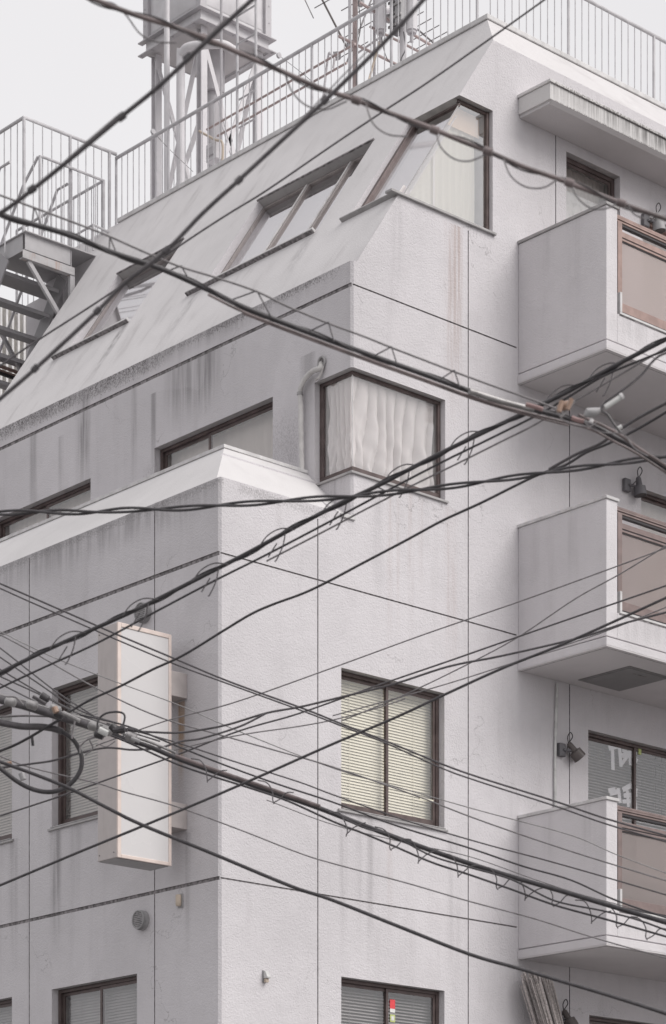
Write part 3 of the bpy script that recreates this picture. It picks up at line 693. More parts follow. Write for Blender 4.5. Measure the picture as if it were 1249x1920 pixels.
# flight going down away from the landing
dy_, dz_ = .185, .228
for i in range(11):
    y = 23.78+i*dy_; z = LZ-.33-i*dz_
    t_ = MB(); t_.box(16.45, 17.20, y, y+.21, z-.008, z); t_.box(16.45, 17.20, y, y+.006, z-.045, z-.0085)
    t_.build('tread', M['stairp'], stair, bevel=.002)
a = Vector((17.225, 23.75, LZ-.20)); b = a+Vector((0, dy_*12, -dz_*12))
MB().bar(a, b, .018, .20, (0, 0, 1)).build('stringer', M['stairp'], stair); 
MB().bar(a+Vector((-.80, 0, 0)), b+Vector((-.80, 0, 0)), .018, .20, (0, 0, 1)).build('stringer', M['stairp'], stair)
for sx in (0, -.8):
    MB().tube([a+Vector((sx, -.1, 1.05)), a+Vector((sx, .1, 1.05)), b+Vector((sx, 0, 1.0))], .017, 8).build('handrail', M['rail'], stair, smooth=True)
for i in range(0, 12):
    p = a+Vector((0, dy_*i, -dz_*i)); MB().tube([p+Vector((-.8, 0, .05)), p+Vector((-.8, 0, 1.03))], .008, 6).build('baluster', M['rail'], stair, smooth=True)

# inner stair-well railing on the landing
ir = thing('stairwell_railing', (16.9, 24.3, LZ), 'lower grey railing inside the landing around the stair opening', 'railing')
P1 = on_z(75, 292, 15.36); P2 = on_z(192, 340, 15.36); P2.y = P1.y
P3 = Vector((P2.x, P2.y+1.75, 15.36)); P0 = P1+Vector((0, .32, -.22)); Pm = P1+Vector((0, 1.4, -1.5))
MB().tube([Pm, P0, P1+Vector((0, .04, 0)), P1+Vector((.04, 0, 0)), P2, P3], .017, 8).build('top_rail', M['rail'], ir, smooth=True)
for p in (P1, P2, P3): MB().tube([p, (p.x, p.y, LZ)], .017, 8).build('post', M['rail'], ir, smooth=True)
for x in fill(P1.x, P2.x, .11): MB().tube([(x, P1.y, 15.36), (x, P1.y, LZ)], .0058, 6).build('bar', M['rail'], ir, smooth=True)
for y in fill(P2.y, P3.y, .12): MB().tube([(P2.x, y, 15.36), (P2.x, y, LZ)], .0058, 6).build('bar', M['rail'], ir, smooth=True)
lo = thing('low_railing', (17.7, 24.4, 14.35), 'short low pipe rail at the roof end of the landing', 'railing')
MB().tube([on_x(132, 447, 17.45), on_x(175, 421, 17.45), on_y(205, 436, on_x(175, 421, 17.45).y)], .014, 8).build('top_rail', M['rail'], lo, smooth=True)
q_ = on_x(175, 421, 17.45); MB().tube([q_, q_-Vector((0, 0, .3))], .014, 8).build('post', M['rail'], lo, smooth=True)

# pinkish railing scrap low at the left edge
pr = thing('brown_handrail', on_x(20, 700, 16.6), 'brown metal handrail below the steel stair at the left edge', 'railing')
a = on_y(-40, 672, 24.6); b = on_y(60, 708, 24.6)
MB().tube([a, b], .022, 8).tube([a-Vector((0, 0, .05)), b-Vector((0, 0, .05))], .016, 8).build('rail', M['brownl'], pr, smooth=True)
MB().bar(a-Vector((0, 0, .085)), b-Vector((0, 0, .085)), .03, .03).build('lower_bar', M['darkal'], pr)
# neighbour building glimpsed behind the stair
nb = thing('neighbour_building', (19, 33, 0), 'cream louvred building glimpsed through the treads of the steel stair', 'building')
MB().box(19.0, 27.0, 32.5, 38, 0, 18.1).build('wall', paint('cream_wall', (.70, .66, .58), .8), nb)
q = MB()
for i in range(70): q.box(19.02+i*.11, 19.06+i*.11, 32.40, 32.499, 9, 18.0)
q.build('louvres', M['cap'], nb)

# ------------------------------------------------------------------ water tank tower
TX, TY, TW, TH = 18.6, 22.90, 1.0, 1.0
tk = thing('water_tank_tower', (TX, TY, ZR), 'grey steel tower carrying a panelled water tank above the roof', 'water tank')
zf = 17.395
def legs(x, y, nm='leg'):
    q = MB(); q.box(x-.045, x+.045, y-.045, y-.036, ZR, zf-.15); q.box(x-.045, x+.045, y+.036, y+.045, ZR, zf-.15); q.box(x-.005, x+.005, y-.0355, y+.0355, ZR, zf-.15)
    o = q.build(nm, M['steell'], tk)
    MB().box(x-.09, x+.09, y-.085, y+.085, ZR, ZR+.02).build('base_plate', M['steel'], o)
    bb = MB()
    for k in (-.03, .03):
        for j in (0, .08, .16): bb.tube([(x-.047, y+k, ZR+.1+j), (x-.053, y+k, ZR+.1+j)], .009, 6); bb.tube([(x+k, y-.046, ZR+.1+j), (x+k, y-.052, ZR+.1+j)], .009, 6)
    bb.build('bolts', M['steel'], o)
CN = [(TX+.07, TY+.07), (TX+TW-.07, TY+.07), (TX+.07, TY+TH-.07), (TX+TW-.07, TY+TH-.07)]
for c in CN: legs(*c)
f = MB()
for z0, z1 in ((zf-.14, zf-.0),):
    hw = .035
    for (x0, x1, y0, y1) in ((TX-.02, TX+TW+.02, TY-.02, TY-.012), (TX-.02, TX+TW+.02, TY+TH+.012, TY+TH+.02), (TX-.02, TX-.012, TY-.012, TY+TH+.012), (TX+TW+.012, TX+TW+.02, TY-.012, TY+TH+.012)):
        f.box(x0, x1, y0, y1, z0, z1)
f.build('frame', M['steell'], tk)
f = MB()
for z in (zf, zf-.152):
    f.box(TX-.09, TX+TW+.09, TY-.09, TY-.0205, z, z+.012); f.box(TX-.09, TX-.0205, TY-.0205, TY+TH+.09, z, z+.012)
    f.box(TX+TW+.0205, TX+TW+.09, TY-.0205, TY+TH+.09, z, z+.012)
f.build('frame_flange', M['steel'], tk)
MB().box(TX-.011, TX+TW+.011, TY-.011, TY+TH+.011, zf-.13, zf-.115).build('tower_floor', M['soffit'], tk)
for i in range(12):
    bz = MB()
    u = TX-.05+i*(TW+.1)/11; bz.tube([(u, TY-.06, zf-.165), (u, TY-.06, zf-.153)], .014, 6); bz.tube([(TX-.06, TY-.05+i*(TH+.1)/11, zf-.165), (TX-.06, TY-.05+i*(TH+.1)/11, zf-.153)], .014, 6)
    bz.tube([(u, TY-.06, zf+.013), (u, TY-.06, zf+.028)], .012, 6)
    if i % 2: bz.build('bolt_set', M['steel'], tk)
for k in range(0): pass
tz1 = 20.4
t_ = MB().box(TX, TX+TW, TY, TY+TH, zf+.03, tz1)
def bulge(fr, u0, u1, v0, v1, n):
    def fn(a, b):
        e = max(abs(2*a-1), abs(2*b-1)); d = abs((2*a-1)*(2*b-1))
        return fr.P(u0+(u1-u0)*a, v0+(v1-v0)*b, n+.055*max(0, 1-e**3)*(1-.6*max(0, 1-abs(abs(2*a-1)-abs(2*b-1))*3)))
    return fn
tank = t_.build('tank', M['steell'], tk)
FL = Fr((TX, 0, 0), (0, -1, 0), (0, 0, 1), (-1, 0, 0)); FFr = Fr((0, TY, 0), (1, 0, 0), (0, 0, 1), (0, -1, 0))
for z in (zf+.10, zf+1.13, zf+2.16):
    for fr, u0, u1 in ((FL, -TY-TH+.07, -TY-.07), (FFr, TX+.07, TX+TW-.07)):
        MB().grid(bulge(fr, u0, u1, z, z+.95, .004), 22, 22).build('tank_panel', M['steell'], tank, smooth=True)
for (x, y) in ((TX, TY), (TX+TW, TY), (TX, TY+TH)):
    q = MB(); q.box(x-.045, x+.045, y-.045, y-.002-.03, zf+.012, tz1); q.box(x-.045, x-.033, y-.03, y+.045, zf+.012, tz1)
    for i in range(14): q.tube([(x-.05, y+.01, zf+.2+i*.2), (x-.045, y+.01, zf+.2+i*.2)], .01, 6); q.tube([(x+.01, y-.05, zf+.2+i*.2), (x+.01, y-.045, zf+.2+i*.2)], .01, 6)
    q.build('tank_corner', M['steel'], tank)
def brace(a, b): MB().bar(a, b, .06, .012, (0, 1, 0)).build('brace', M['steell'], tk)
h0, h1 = ZR+.15, zf-.2; hm = (h0+h1)/2
(xa, ya), (xb, yb), (xc, yc), (xd, yd) = CN
for (p, q) in (((xa, ya), (xb, yb)), ((xa, ya), (xc, yc)), ((xb, yb), (xd, yd)), ((xc, yc), (xd, yd))):
    brace((*p, h0), (*q, h1)); brace((*q, h0), (*p, h1))
for (p, q) in (((xa, ya), (xb, yb)), ((xa, ya), (xc, yc)), ((xc, yc), (xd, yd)), ((xb, yb), (xd, yd))):
    MB().bar((*p, h0-.02), (*q, h0-.02), .05, .05).build('tie', M['steel'], tk)
# drum hanging below the tank floor
MB().tube([(TX+.55, TY+.45, zf-.131), (TX+.55, TY+.45, zf-.62)], .14, 20).tube([(TX+.55, TY+.45, zf-.62), (TX+.55, TY+.45, ZR)], .085, 16).build('drain_drum', M['steel'], tk, smooth=True)
# pipes
def pipe(name, pts, r, m, label, group=None, cat='pipe', sides=10):
    o = MB().tube(pts, r, sides).build(name, M[m], None, smooth=True)
    return tag(o, label, cat, group)
def px_line(px, X, z0, z1):
    p = on_x(px, 300, X); return [(X, p.y, z0), (X, p.y, z1)]
p = on_x(339, 100, 18.30); q = on_x(372, 92, 18.30)
pipe('overflow_pipe', crv([(18.30, p.y, ZR), (18.30, p.y, p.z-.12), (18.30, p.y-.03, p.z-.02), (18.32, p.y-.14, p.z+.03), (18.55, p.y-.42, p.z+.03), (18.75, p.y-.42, p.z+.03)], 5), .05, 'steell', 'thick grey pipe with an elbow rising to the underside of the water tank', sides=14)
p = on_x(313, 300, 18.25); pipe('riser_pipe', [(18.25, p.y, ZR), (18.25, p.y, 20.5)], .034, 'steell', 'tall straight grey pipe left of the thick elbow pipe', sides=12)
p = on_x(415, 300, 18.35); pipe('conduit', [(18.35, p.y, ZR), (18.35, p.y, 20.5)], .016, 'steel', 'thin grey conduit in front of the near leg of the tank tower')
# ladder
ld = thing('ladder', (18.4, on_x(445, 200, 18.4).y, ZR), 'thin steel ladder on the right side of the tank tower', 'ladder')
ya_, yb_ = on_x(445, 200, 18.42).y, on_x(480, 200, 18.42).y
for y in (ya_, yb_): MB().tube([(18.42, y, ZR), (18.42, y, 17.75 if y == yb_ else 20.4)], .016, 8).build('rail', M['rail'], ld, smooth=True)
for i in range(9): MB().tube([(18.42, ya_, ZR+.2+i*.32), (18.42, yb_, ZR+.2+i*.32)], .011, 6).build('rung', M['rail'], ld, smooth=True)
# small valve box at the foot, beige pipe
vb = thing('valve_box', on_x(397, 280, 18.1), 'small grey valve box on the near leg of the tank tower', 'box')
p = on_x(398, 275, 18.1); MB().box(p.x-.02, p.x+.12, p.y-.09, p.y+.09, p.z-.16, p.z+.04).build('housing', M['steell'], vb, bevel=.01); MB().box(p.x-.04, p.x-.021, p.y-.06, p.y+.06, p.z-.11, p.z-.02).build('cover', M['steel'], vb, bevel=.004)
pipe('beige_pipe', crv([on_x(374, 246, 18.05), on_x(403, 262, 18.05), on_x(417, 268, 18.05), on_x(417, 310, 18.05)], 4), .014, 'beige', 'beige pipe bent round the valve box')
# two primer coloured pipes running along behind the railing
pipe('long_pipe', [on_x(388, 243, 18.15), on_x(666, 82, 18.15)], .013, 'pink', 'upper of two thin pinkish pipes running behind the roof railing')
pipe('long_pipe', [on_x(408, 255, 18.15), on_x(650, 118, 18.15)], .013, 'pink', 'lower of two thin pinkish pipes running behind the roof railing')
pipe('bent_pipe', crv([on_x(604, 205, 18.2), on_x(615, 108, 18.2), on_x(621, 102, 18.2), on_x(627, 110, 18.2), on_x(625, 128, 18.2)], 4), .013, 'steell', 'thin pale pipe with a hooked top behind the railing')
# ------------------------------------------------------------------ antennas and masts
def mast(px, X, ztop, r, m, label, name='antenna_mast'):
    p = on_x(px, 100, X); return pipe(name, [(X, p.y, ZR), (X, p.y, ztop)], r, m, label, cat='mast')
mast(666, 18.6, 18.5, .030, 'pink', 'rusty pinkish antenna mast behind the railing')
mast(656, 18.5, 16.9, .018, 'rail', 'short thin mast just left of the rusty one')
mast(756, 18.8, 19.5, .040, 'steell', 'thick grey mast between the two cylindrical antennas')
mast(702, 18.7, 17.2, .016, 'steel', 'thin slanting-pipe mast under the left cylindrical antenna')
def panelant(px, pyb, X, label):
    p = on_x(px, pyb, X); t = thing('cell_antenna', p, label, 'antenna', 'cylindrical antennas on the roof')
    MB().tube([p, p+Vector((0, 0, 1.6))], .062, 18).build('radome', M['steell'], t, smooth=True)
    MB().tube([p-Vector((0, 0, .03)), p], .050, 14).tube([p-Vector((0, 0, .12)), p-Vector((0, 0, .03))], .02, 8).build('base_cap', M['steel'], t, smooth=True)
    MB().bar(p+Vector((0, 0, .35)), p+Vector((.12, -.15, .35)), .03, .05).build('bracket', M['steel'], t)
panelant(714, 58, 18.6, 'left cylindrical pale antenna hanging behind the railing'); panelant(772, 58, 18.75, 'right cylindrical pale antenna hanging behind the railing')
def cross(name, pts, r, m, label): return pipe(name, pts, r, m, label, cat='antenna bar')
cross('clamp_bar', [on_y(635, 68, 20.2), on_y(746, 122, 20.2)], .016, 'pink', 'pinkish horizontal bar crossing the masts from the left end clamp')
cross('clamp_bar', [on_y(675, 5, 19.9), on_y(812, 87, 19.9)], .016, 'pink', 'pinkish horizontal bar carrying the right antenna elements')
cross('clamp_bar', [on_y(694, 50, 20.0), on_y(788, 98, 20.0)], .014, 'pink', 'pinkish bar between the two long crossing bars')
cross('clamp_bar', [on_x(670, 100, 18.9), on_x(720, 65, 18.9)], .012, 'steel', 'short dark bar bracing the left cylindrical antenna')
cross('support_arm', [on_y(694, 18, 20.4), on_y(736, 18, 20.4)], .040, 'steell', 'thick short arm joining the masts near the top')
cross('stay_rod', [on_x(692, 150, 18.5), on_x(712, 78, 18.75)], .013, 'beige', 'slanting pale rod below the left cylindrical antenna')
def yagi(px0, py0, px1, py1, Y, n, half, label, m='cableg'):
    a, b = on_y(px0, py0, Y), on_y(px1, py1, Y); t = thing('television_antenna', a, label, 'antenna')
    MB().tube([a, b], .010, 8).build('boom', M[m], t, smooth=True)
    for i in range(n):
        p = a.lerp(b, (i+.5)/n); MB().tube([p+Vector((0, -half, 0)), p+Vector((0, half, 0))], .0055, 6).build('element', M[m], t, smooth=True)
    return t
yagi(742, 20, 830, 95, 20.6, 6, .26, 'television antenna with thin cross elements right of the masts')
yagi(650, 118, 700, -10, 20.9, 3, .28, 'television antenna seen behind the rusty mast')
t = thing('television_antenna', on_x(620, 60, 19.4), 'dark thin television antenna at the top edge left of the masts', 'antenna')
MB().tube([on_x(602, -5, 19.4), on_x(651, 90, 19.4)], .012, 8).build('boom', M['lamp'], t, smooth=True)
for (x0, y0, x1, y1) in ((571, -2, 588, 34), (590, 15, 622, -3), (640, 20, 690, -8)): MB().tube([on_x(x0, y0, 19.4), on_x(x1, y1, 19.4)], .006, 6).build('element', M['cableg'], t, smooth=True)
for i, (x, y, X) in enumerate(((632, 106, 18.5), (657, 84, 18.7), (676, 6, 18.9), (728, 36, 18.8))):
    p = on_x(x, y, X); t = thing('pipe_clamp', p, ['grey clamp on the left end of the antenna bar', 'grey clamp joining the short mast and antenna bar', 'clamp near the top of the rusty mast', 'clamp beside the left cylindrical antenna'][i], 'clamp')
    MB().box(p.x-.035, p.x+.035, p.y-.03, p.y+.03, p.z-.03, p.z+.04).build('block', M['vent'], t, bevel=.008)
    MB().tube([p+Vector((-.05, 0, .01)), p+Vector((.06, 0, .01))], .008, 6).build('bolt', M['steel'], t)
    MB().tube([p+Vector((0, -.05, .03)), p+Vector((0, .06, .07))], .007, 6).build('bolt', M['steel'], t)
for i, (x, ya, yb, X) in enumerate(((736, -5, 60, 18.7), (746, -5, 40, 18.6))):
    p = on_x(x, yb, X); q = on_x(x, ya, X); t = thing('equipment_box', p, ['dark grey equipment box strapped to the thick mast', 'smaller grey unit right beside the equipment box'][i], 'box')
    MB().box(p.x, p.x+.12, p.y-.05, p.y+.05, p.z, p.z+.55).build('housing', M['vent'] if i else M['lampg'], t, bevel=.01)
    for k in range(4): MB().box(p.x-.015, p.x-.001, p.y-.055, p.y+.055, p.z+.05+k*.13, p.z+.075+k*.13).build('strap', M['galv'], t)

# ================================================================== ON THE FACADES
# vertical lightbox sign
sg = thing('projecting_sign', (13.5, 17.58, 5.97), 'tall blank white box sign projecting from the left facade', 'sign')
sx0, sx1, sy0, sy1, sz0, sz1 = 13.230, 13.817, 17.436, 17.72, 5.972, 8.005
MB().box(sx0, sx1, sy0+.008, sy1, sz0, sz1).build('cabinet', M['signsd'], sg, bevel=.006)
ft = .036
MB().box(sx0-.003, sx0+ft, sy0-.012, sy0+.0075, sz0-.002, sz1+.002).box(sx1-ft*.75, sx1+.003, sy0-.012, sy0+.0075, sz0-.002, sz1+.002).box(sx0+ft, sx1-ft*.75, sy0-.012, sy0+.0075, sz1-ft, sz1+.002).box(sx0+ft, sx1-ft*.75, sy0-.012, sy0+.0075, sz0-.002, sz0+.03).build('trim_frame', M['signfr'], sg, bevel=.004)
MB().box(sx0+ft, sx1-ft*.75, sy0-.004, sy0+.004, sz0+.03, sz1-ft).build('face_panel', M['white'], sg)
MB().box(sx0+.01, sx1-.01, sy0+.02, sy1-.01, sz0-.004, sz0-.0005).build('bottom_panel', M['flash'], sg)
for z0, z1 in ((7.48, 7.70), (6.32, 6.545)): MB().box(sx1+.001, XA-.001, sy0+.005, sy1-.02, z0, z1).build('bracket', M['signsd'], sg, bevel=.004)
for (y, z) in ((sy1-.03, sz0+.05), (sy0+.05, sz0+.05), (sy1-.03, sz1-.06)): MB().tube([(sx0-.004, y, z), (sx0+.002, y, z)], .006, 8).build('screw', M['groove'], sg)
# round vents
def vent(y, z, label):
    t = thing('round_vent', (XA, y, z), label, 'vent'); R_ = .088
    MB().tube([(XA, y, z), (XA-.055, y, z)], R_, 28).build('collar', M['vent'], t, smooth=True)
    MB().tube([(XA-.0555, y, z), (XA-.058, y, z)], R_*.84, 28).build('recess', M['groove'], t, smooth=True)
    q = MB()
    for k in range(-4, 5):
        h = k*R_*.19; w2 = math.sqrt(max(0, (R_*.82)**2-h*h))
        q.box(-y-w2, -y+w2, z+h-.004, z+h+.003, .0585, .062, FA)
    q.build('louvre', M['vent'], t)
    pts = [(XA-.062, y+R_*.92*math.cos(a), z+R_*.92*math.sin(a)) for a in [2*math.pi*i/32 for i in range(33)]]
    MB().tube(pts, .007, 6).build('rim', M['vent'], t, smooth=True)
    # hood scoop
    q = MB(); n_ = 16
    for i in range(n_):
        a0, a1 = [-math.pi*(.0+1.0*k/n_) for k in (i, i+1)]
        q.add([(XA, y+R_*1.04*math.cos(a0), z+R_*1.04*math.sin(a0)), (XA, y+R_*1.04*math.cos(a1), z+R_*1.04*math.sin(a1)), (XA-.04, y+R_*1.04*math.cos(a1), z+R_*1.04*math.sin(a1)), (XA-.04, y+R_*1.04*math.cos(a0), z+R_*1.04*math.sin(a0))], [(0, 1, 2, 3)])
    q.build('hood', M['vent'], t, smooth=True)
vent(18.043, 8.37, 'round louvred vent just above the box sign'); vent(18.075, 5.60, 'round louvred vent between the box sign and the lowest window')
# sensor lamp on left facade
t = thing('wall_sensor', (XA, 17.53, 5.70), 'small beige capsule lamp on the left facade below the sign', 'wall fixture')
MB().box(-17.565, -17.495, 5.64, 5.765, .0005, .012, FA).build('back_plate', M['vent'], t, bevel=.003)
MB().tube(crv([(XA-.03, 17.53, 5.655), (XA-.03, 17.53, 5.66), (XA-.03, 17.53, 5.745), (XA-.03, 17.53, 5.75)], 3), [.004, .012, .020, .025, .026, .026, .026, .024, .014, .004], 14).build('capsule', M['beige'], t, smooth=True)
t = thing('wall_sensor', (14.536, Y0, 5.03), 'small white cowled sensor near the corner of the right facade', 'wall fixture')
MB().box(14.495, 14.545, 4.97, 5.075, .0005, .010, FR).build('back_plate', M['vent'], t, bevel=.003)
MB().prism([(Y0-.011, 5.07), (Y0-.035, 5.07), (Y0-.065, 5.015), (Y0-.065, 5.0), (Y0-.011, 5.0)], 14.500, 14.545, FX_).build('cowl', M['clearpl'], t, bevel=.006)
MB().box(14.505, 14.540, 4.965, 4.999, .0105, .045, FR).build('lens', M['beige'], t, bevel=.006)

# air-conditioner hose on the upper left facade
pts = [on_x(603, 677, XB+.04), on_x(600, 690, XB-.05), on_x(585, 697, XB-.06), on_x(571, 712, XB-.05), on_x(563, 733, XB-.045), on_x(564, 760, XB-.045), on_x(565, 830, XB-.045), on_x(566, 880, XB-.045), on_x(566, 950, XB-.045)]
hs_ = thing('drain_hose', pts[0], 'white wrapped hose curling out of the wall left of the corner window', 'hose')
pp = crv(pts, 8); MB().tube(pp, [.024+.0016*math.sin(i*2.1) for i in range(len(pp))], 12).build('hose', M['hose'], hs_, smooth=True)
ring = [on_x(603, 680, XB-.012)+Vector((0, .046*math.cos(a), .052*math.sin(a))) for a in [2*math.pi*i/24 for i in range(25)]]
MB().tube(ring, .012, 8).build('collar', M['flash'], hs_, smooth=True)
c0 = on_x(603, 680, XB-.004); MB().tube([c0, c0+Vector((.003, 0, 0))], .045, 20).build('hole', M['groove'], hs_)
k = pp[34]; MB().tube([k+Vector((-.0, 0, -.012)), k+Vector((0, 0, .012))], .030, 12).build('clip', M['flash'], hs_)
k = on_x(612, 700, XB-.04); pipe('cable_tube', crv([on_x(606, 686, XB-.03), on_x(600, 705, XB-.03), on_x(592, 712, XB-.03)], 4), .012, 'hose', 'short thin tube beside the curled hose')

# spotlights on the balcony wall
def spot(x, z, label, pose, m='lamp'):
    t = thing('spotlight', (x, Y0, z), label, 'spotlight', 'wall spotlights above the balconies')
    MB().box(x-.045, x+.045, z-.075, z+.055, .0005, .045, FR).build('mounting_box', M['lampg'], t, bevel=.008)
    j = FR.P(x+.045, z-.01, .06); 
    MB().tube([FR.P(x+.01, z-.01, .045), j], .013, 8).tube([j-Vector((.012, 0, 0)), j+Vector((.05, 0, 0))], .016, 8).build('joint', M['lampg'], t, smooth=True)
    d = Vector(pose).normalized(); c = j+Vector((.085, -.02, .0))
    MB().tube([c-d*.10, c-d*.085, c-d*.02, c], [.018, .028, .033, .034], 14).build('lamp_neck', M[m], t, smooth=True)
    sh = MB().tube([c-d*.005, c+d*.004, c+d*.085, c+d*.09], [.03, .062, .068, .068], 22).build('lamp_shade', M[m], t, smooth=True)
    MB().tube([c+d*.0905, c+d*.093], .060, 20).build('lamp_lens', M['darkal'], sh)
    top = c-d*.10
    MB().tube(crv([top, top+Vector((-.01, 0, .06)), top+Vector((.03, 0, .11)), top+Vector((.06, .0, .07)), top+Vector((.03, .03, .0)), j], 6), .005, 6).build('flex_cord', M['darkal'], t, smooth=True)
spot(19.33, 10.50, 'grey spotlight pointing down above the middle balcony', (.08, -.1, -1), 'lampg')
spot(18.36, 7.66, 'bronze spotlight tilted to the right beside the white conduit', (.62, -.25, -.72))
spot(18.27, 5.00, 'dark spotlight beside the reed bundle at the bottom edge', (.3, -.3, -.8))
spot(19.62, 13.27, 'pale grey spotlight seen over the rail of the top balcony', (.1, -.1, -1), 'vent')
# white conduit by the spotlight
tag(MB().tube(crv([FR.P(18.302, 8.298, .02), FR.P(18.285, 7.9, .018), FR.P(18.273, 7.5, .018), FR.P(18.274, 7.12, .02), FR.P(18.28, 6.2, .02)], 5), .014, 8).build('conduit', M['clearpl'], smooth=True), 'thin bent white conduit standing up the wall left of the bronze spotlight', 'conduit')
# reed bundle standing on the lowest balcony
rb = thing('reed_screen', (18.15, 16.72, 2.92), 'rolled reed screen leaning on the wall above the lowest balcony', 'reed screen')
q1, q2 = MB(), MB(); rnd = random.Random(3)
for i in range(330):
    a = rnd.uniform(0, 6.28); r = math.sqrt(rnd.random())
    b0 = Vector((18.62+.10*r*math.cos(a), 16.62+.09*r*math.sin(a), 2.92))
    tt = Vector((17.80+.175*r*math.cos(a), 16.78+.13*r*math.sin(a), 5.30+rnd.uniform(-.09, .06)-.03*math.cos(a)))
    md = b0.lerp(tt, .6)+Vector((rnd.uniform(-.02, .02), rnd.uniform(-.015, .015), 0))
    (q1 if rnd.random() < .62 else q2).tube([b0, md, tt], rnd.uniform(.003, .0062), 5)
q1.build('reeds', M['reed'], rb, smooth=True); q2.build('dark_reeds', M['reedd'], rb, smooth=True)

# guy wires and loose antenna leads on the roof
def lead(pts, r, label, m='cableg'):
    return pipe('antenna_lead', crv([on_x(x, y, X) for x, y, X in pts], 5), r, m, label, cat='wire', sides=6)
lead([(757, 60, 18.7), (760, 92, 18.65), (752, 112, 18.6), (757, 130, 18.5)], .006, 'thin black lead curling down the thick grey mast', 'cabled')
lead([(715, 70, 18.5), (722, 100, 18.5), (732, 118, 18.5), (750, 122, 18.5)], .005, 'loose lead sagging below the left cylindrical antenna', 'cable')
lead([(672, 2, 18.5), (676, 50, 18.5), (670, 90, 18.5), (668, 160, 18.5)], .005, 'lead tied along the rusty mast', 'cable')
lead([(287, 247, 17.93), (318, 280, 18.1), (362, 322, 18.2)], .003, 'fine guy wire from the railing to the foot of the tank tower', 'cableg')
lead([(523, 104, 17.93), (560, 132, 18.1), (600, 165, 18.3)], .003, 'fine guy wire from the railing toward the antenna masts', 'cableg')
for (x, y) in ((287, 247), (523, 104)):
    p = on_x(x, y, 17.90); MB().tube([p+Vector((0, -.012, 0)), p+Vector((0, .012, 0))], .03, 10).build('rail_clip', M['rail'], rr, smooth=True)

# ================================================================== OVERHEAD CABLES (real wires at their own distances, metres from the camera)
def path(pts, d0, d1, sub=6):
    xs = [p[0] for p in pts]; a, b = xs[0], xs[-1]
    return crv([dep(p[0], p[1], d0+(d1-d0)*(p[0]-a)/(b-a)) for p in pts], sub)
def ppx(d): return d/FPX
def cable(pts, d0, d1, r, label, m='cable', extra=None, twist=None, lash=None, name='overhead_cable', cat='cable', group=None):
    P = path(pts, d0, d1); rm = r*ppx((d0+d1)/2)
    t = None
    if not (extra or twist or lash):
        return tag(MB().tube(P, rm, 8).build(name, M[m], smooth=True), label, cat, group)
    t = thing(name, P[0], label, cat, group)
    if twist:
        n, per, tr = twist; L = [0]
        for i in range(1, len(P)): L.append(L[-1]+(P[i]-P[i-1]).length)
        Q = resample(P, L, .03)
        for k in range(n):
            q = [helix(Q, i, tr*ppx((d0+d1)/2), per, 6.283*k/n) for i in range(len(Q))]
            MB().tube(q, rm, 7).build('strand', M[m], t, smooth=True)
    else:
        MB().tube(P, rm, 10).build('core', M[m], t, smooth=True)
    if lash:
        per, lr, tk_, mm = lash; L = [0]
        for i in range(1, len(P)): L.append(L[-1]+(P[i]-P[i-1]).length)
        Q = resample(P, L, .02)
        q = [helix(Q, i, lr*ppx((d0+d1)/2), per, 0) for i in range(len(Q))]
        MB().tube(q, tk_*ppx((d0+d1)/2), 5).build('lashing_wire', M[mm], t, smooth=True)
    for e in (extra or []):
        (mb, nm, mm) = e
        for q in (mb if isinstance(mb, list) else [mb]): q.build(nm, M[mm], t, smooth=True)
    return t
def resample(P, L, st):
    Q = []; n = int(L[-1]/st); j = 0
    for i in range(n+1):
        s_ = i*L[-1]/n
        while j < len(L)-2 and L[j+1] < s_: j += 1
        f_ = (s_-L[j])/max(1e-9, L[j+1]-L[j]); Q.append(P[j].lerp(P[j+1], min(1, f_)))
    return Q
def helix(Q, i, r, per, ph):
    t = (Q[min(i+1, len(Q)-1)]-Q[max(i-1, 0)]).normalized(); x = t.cross(Vector((0, 0, 1))).normalized(); y = t.cross(x)
    st = (Q[1]-Q[0]).length; a = 6.283*i*st/per+ph+.6*math.sin(i*st*1.7)
    return Q[i]+(x*math.cos(a)+y*math.sin(a))*r
def loops(lst, d, r, m='cable'):
    """hanging loops of spare lashing wire: each is a list of pixel points"""
    return [MB().tube(crv([dep(x, y, d) for x, y in pts], 6), r*ppx(d), 5) for pts in lst]
def node(pts, d, r, m='cabled'):
    mb = []
    for (x, y, ang) in pts:
        c = dep(x, y, d); e = Vector((math.cos(ang)*FY, -math.cos(ang)*FX, -math.sin(ang)))*r*ppx(d)
        mb.append(MB().tube([c-e*1.3, c-e, c+e, c+e*1.3], [r*ppx(d)*.5, r*ppx(d), r*ppx(d), r*ppx(d)*.5], 10))
    return mb

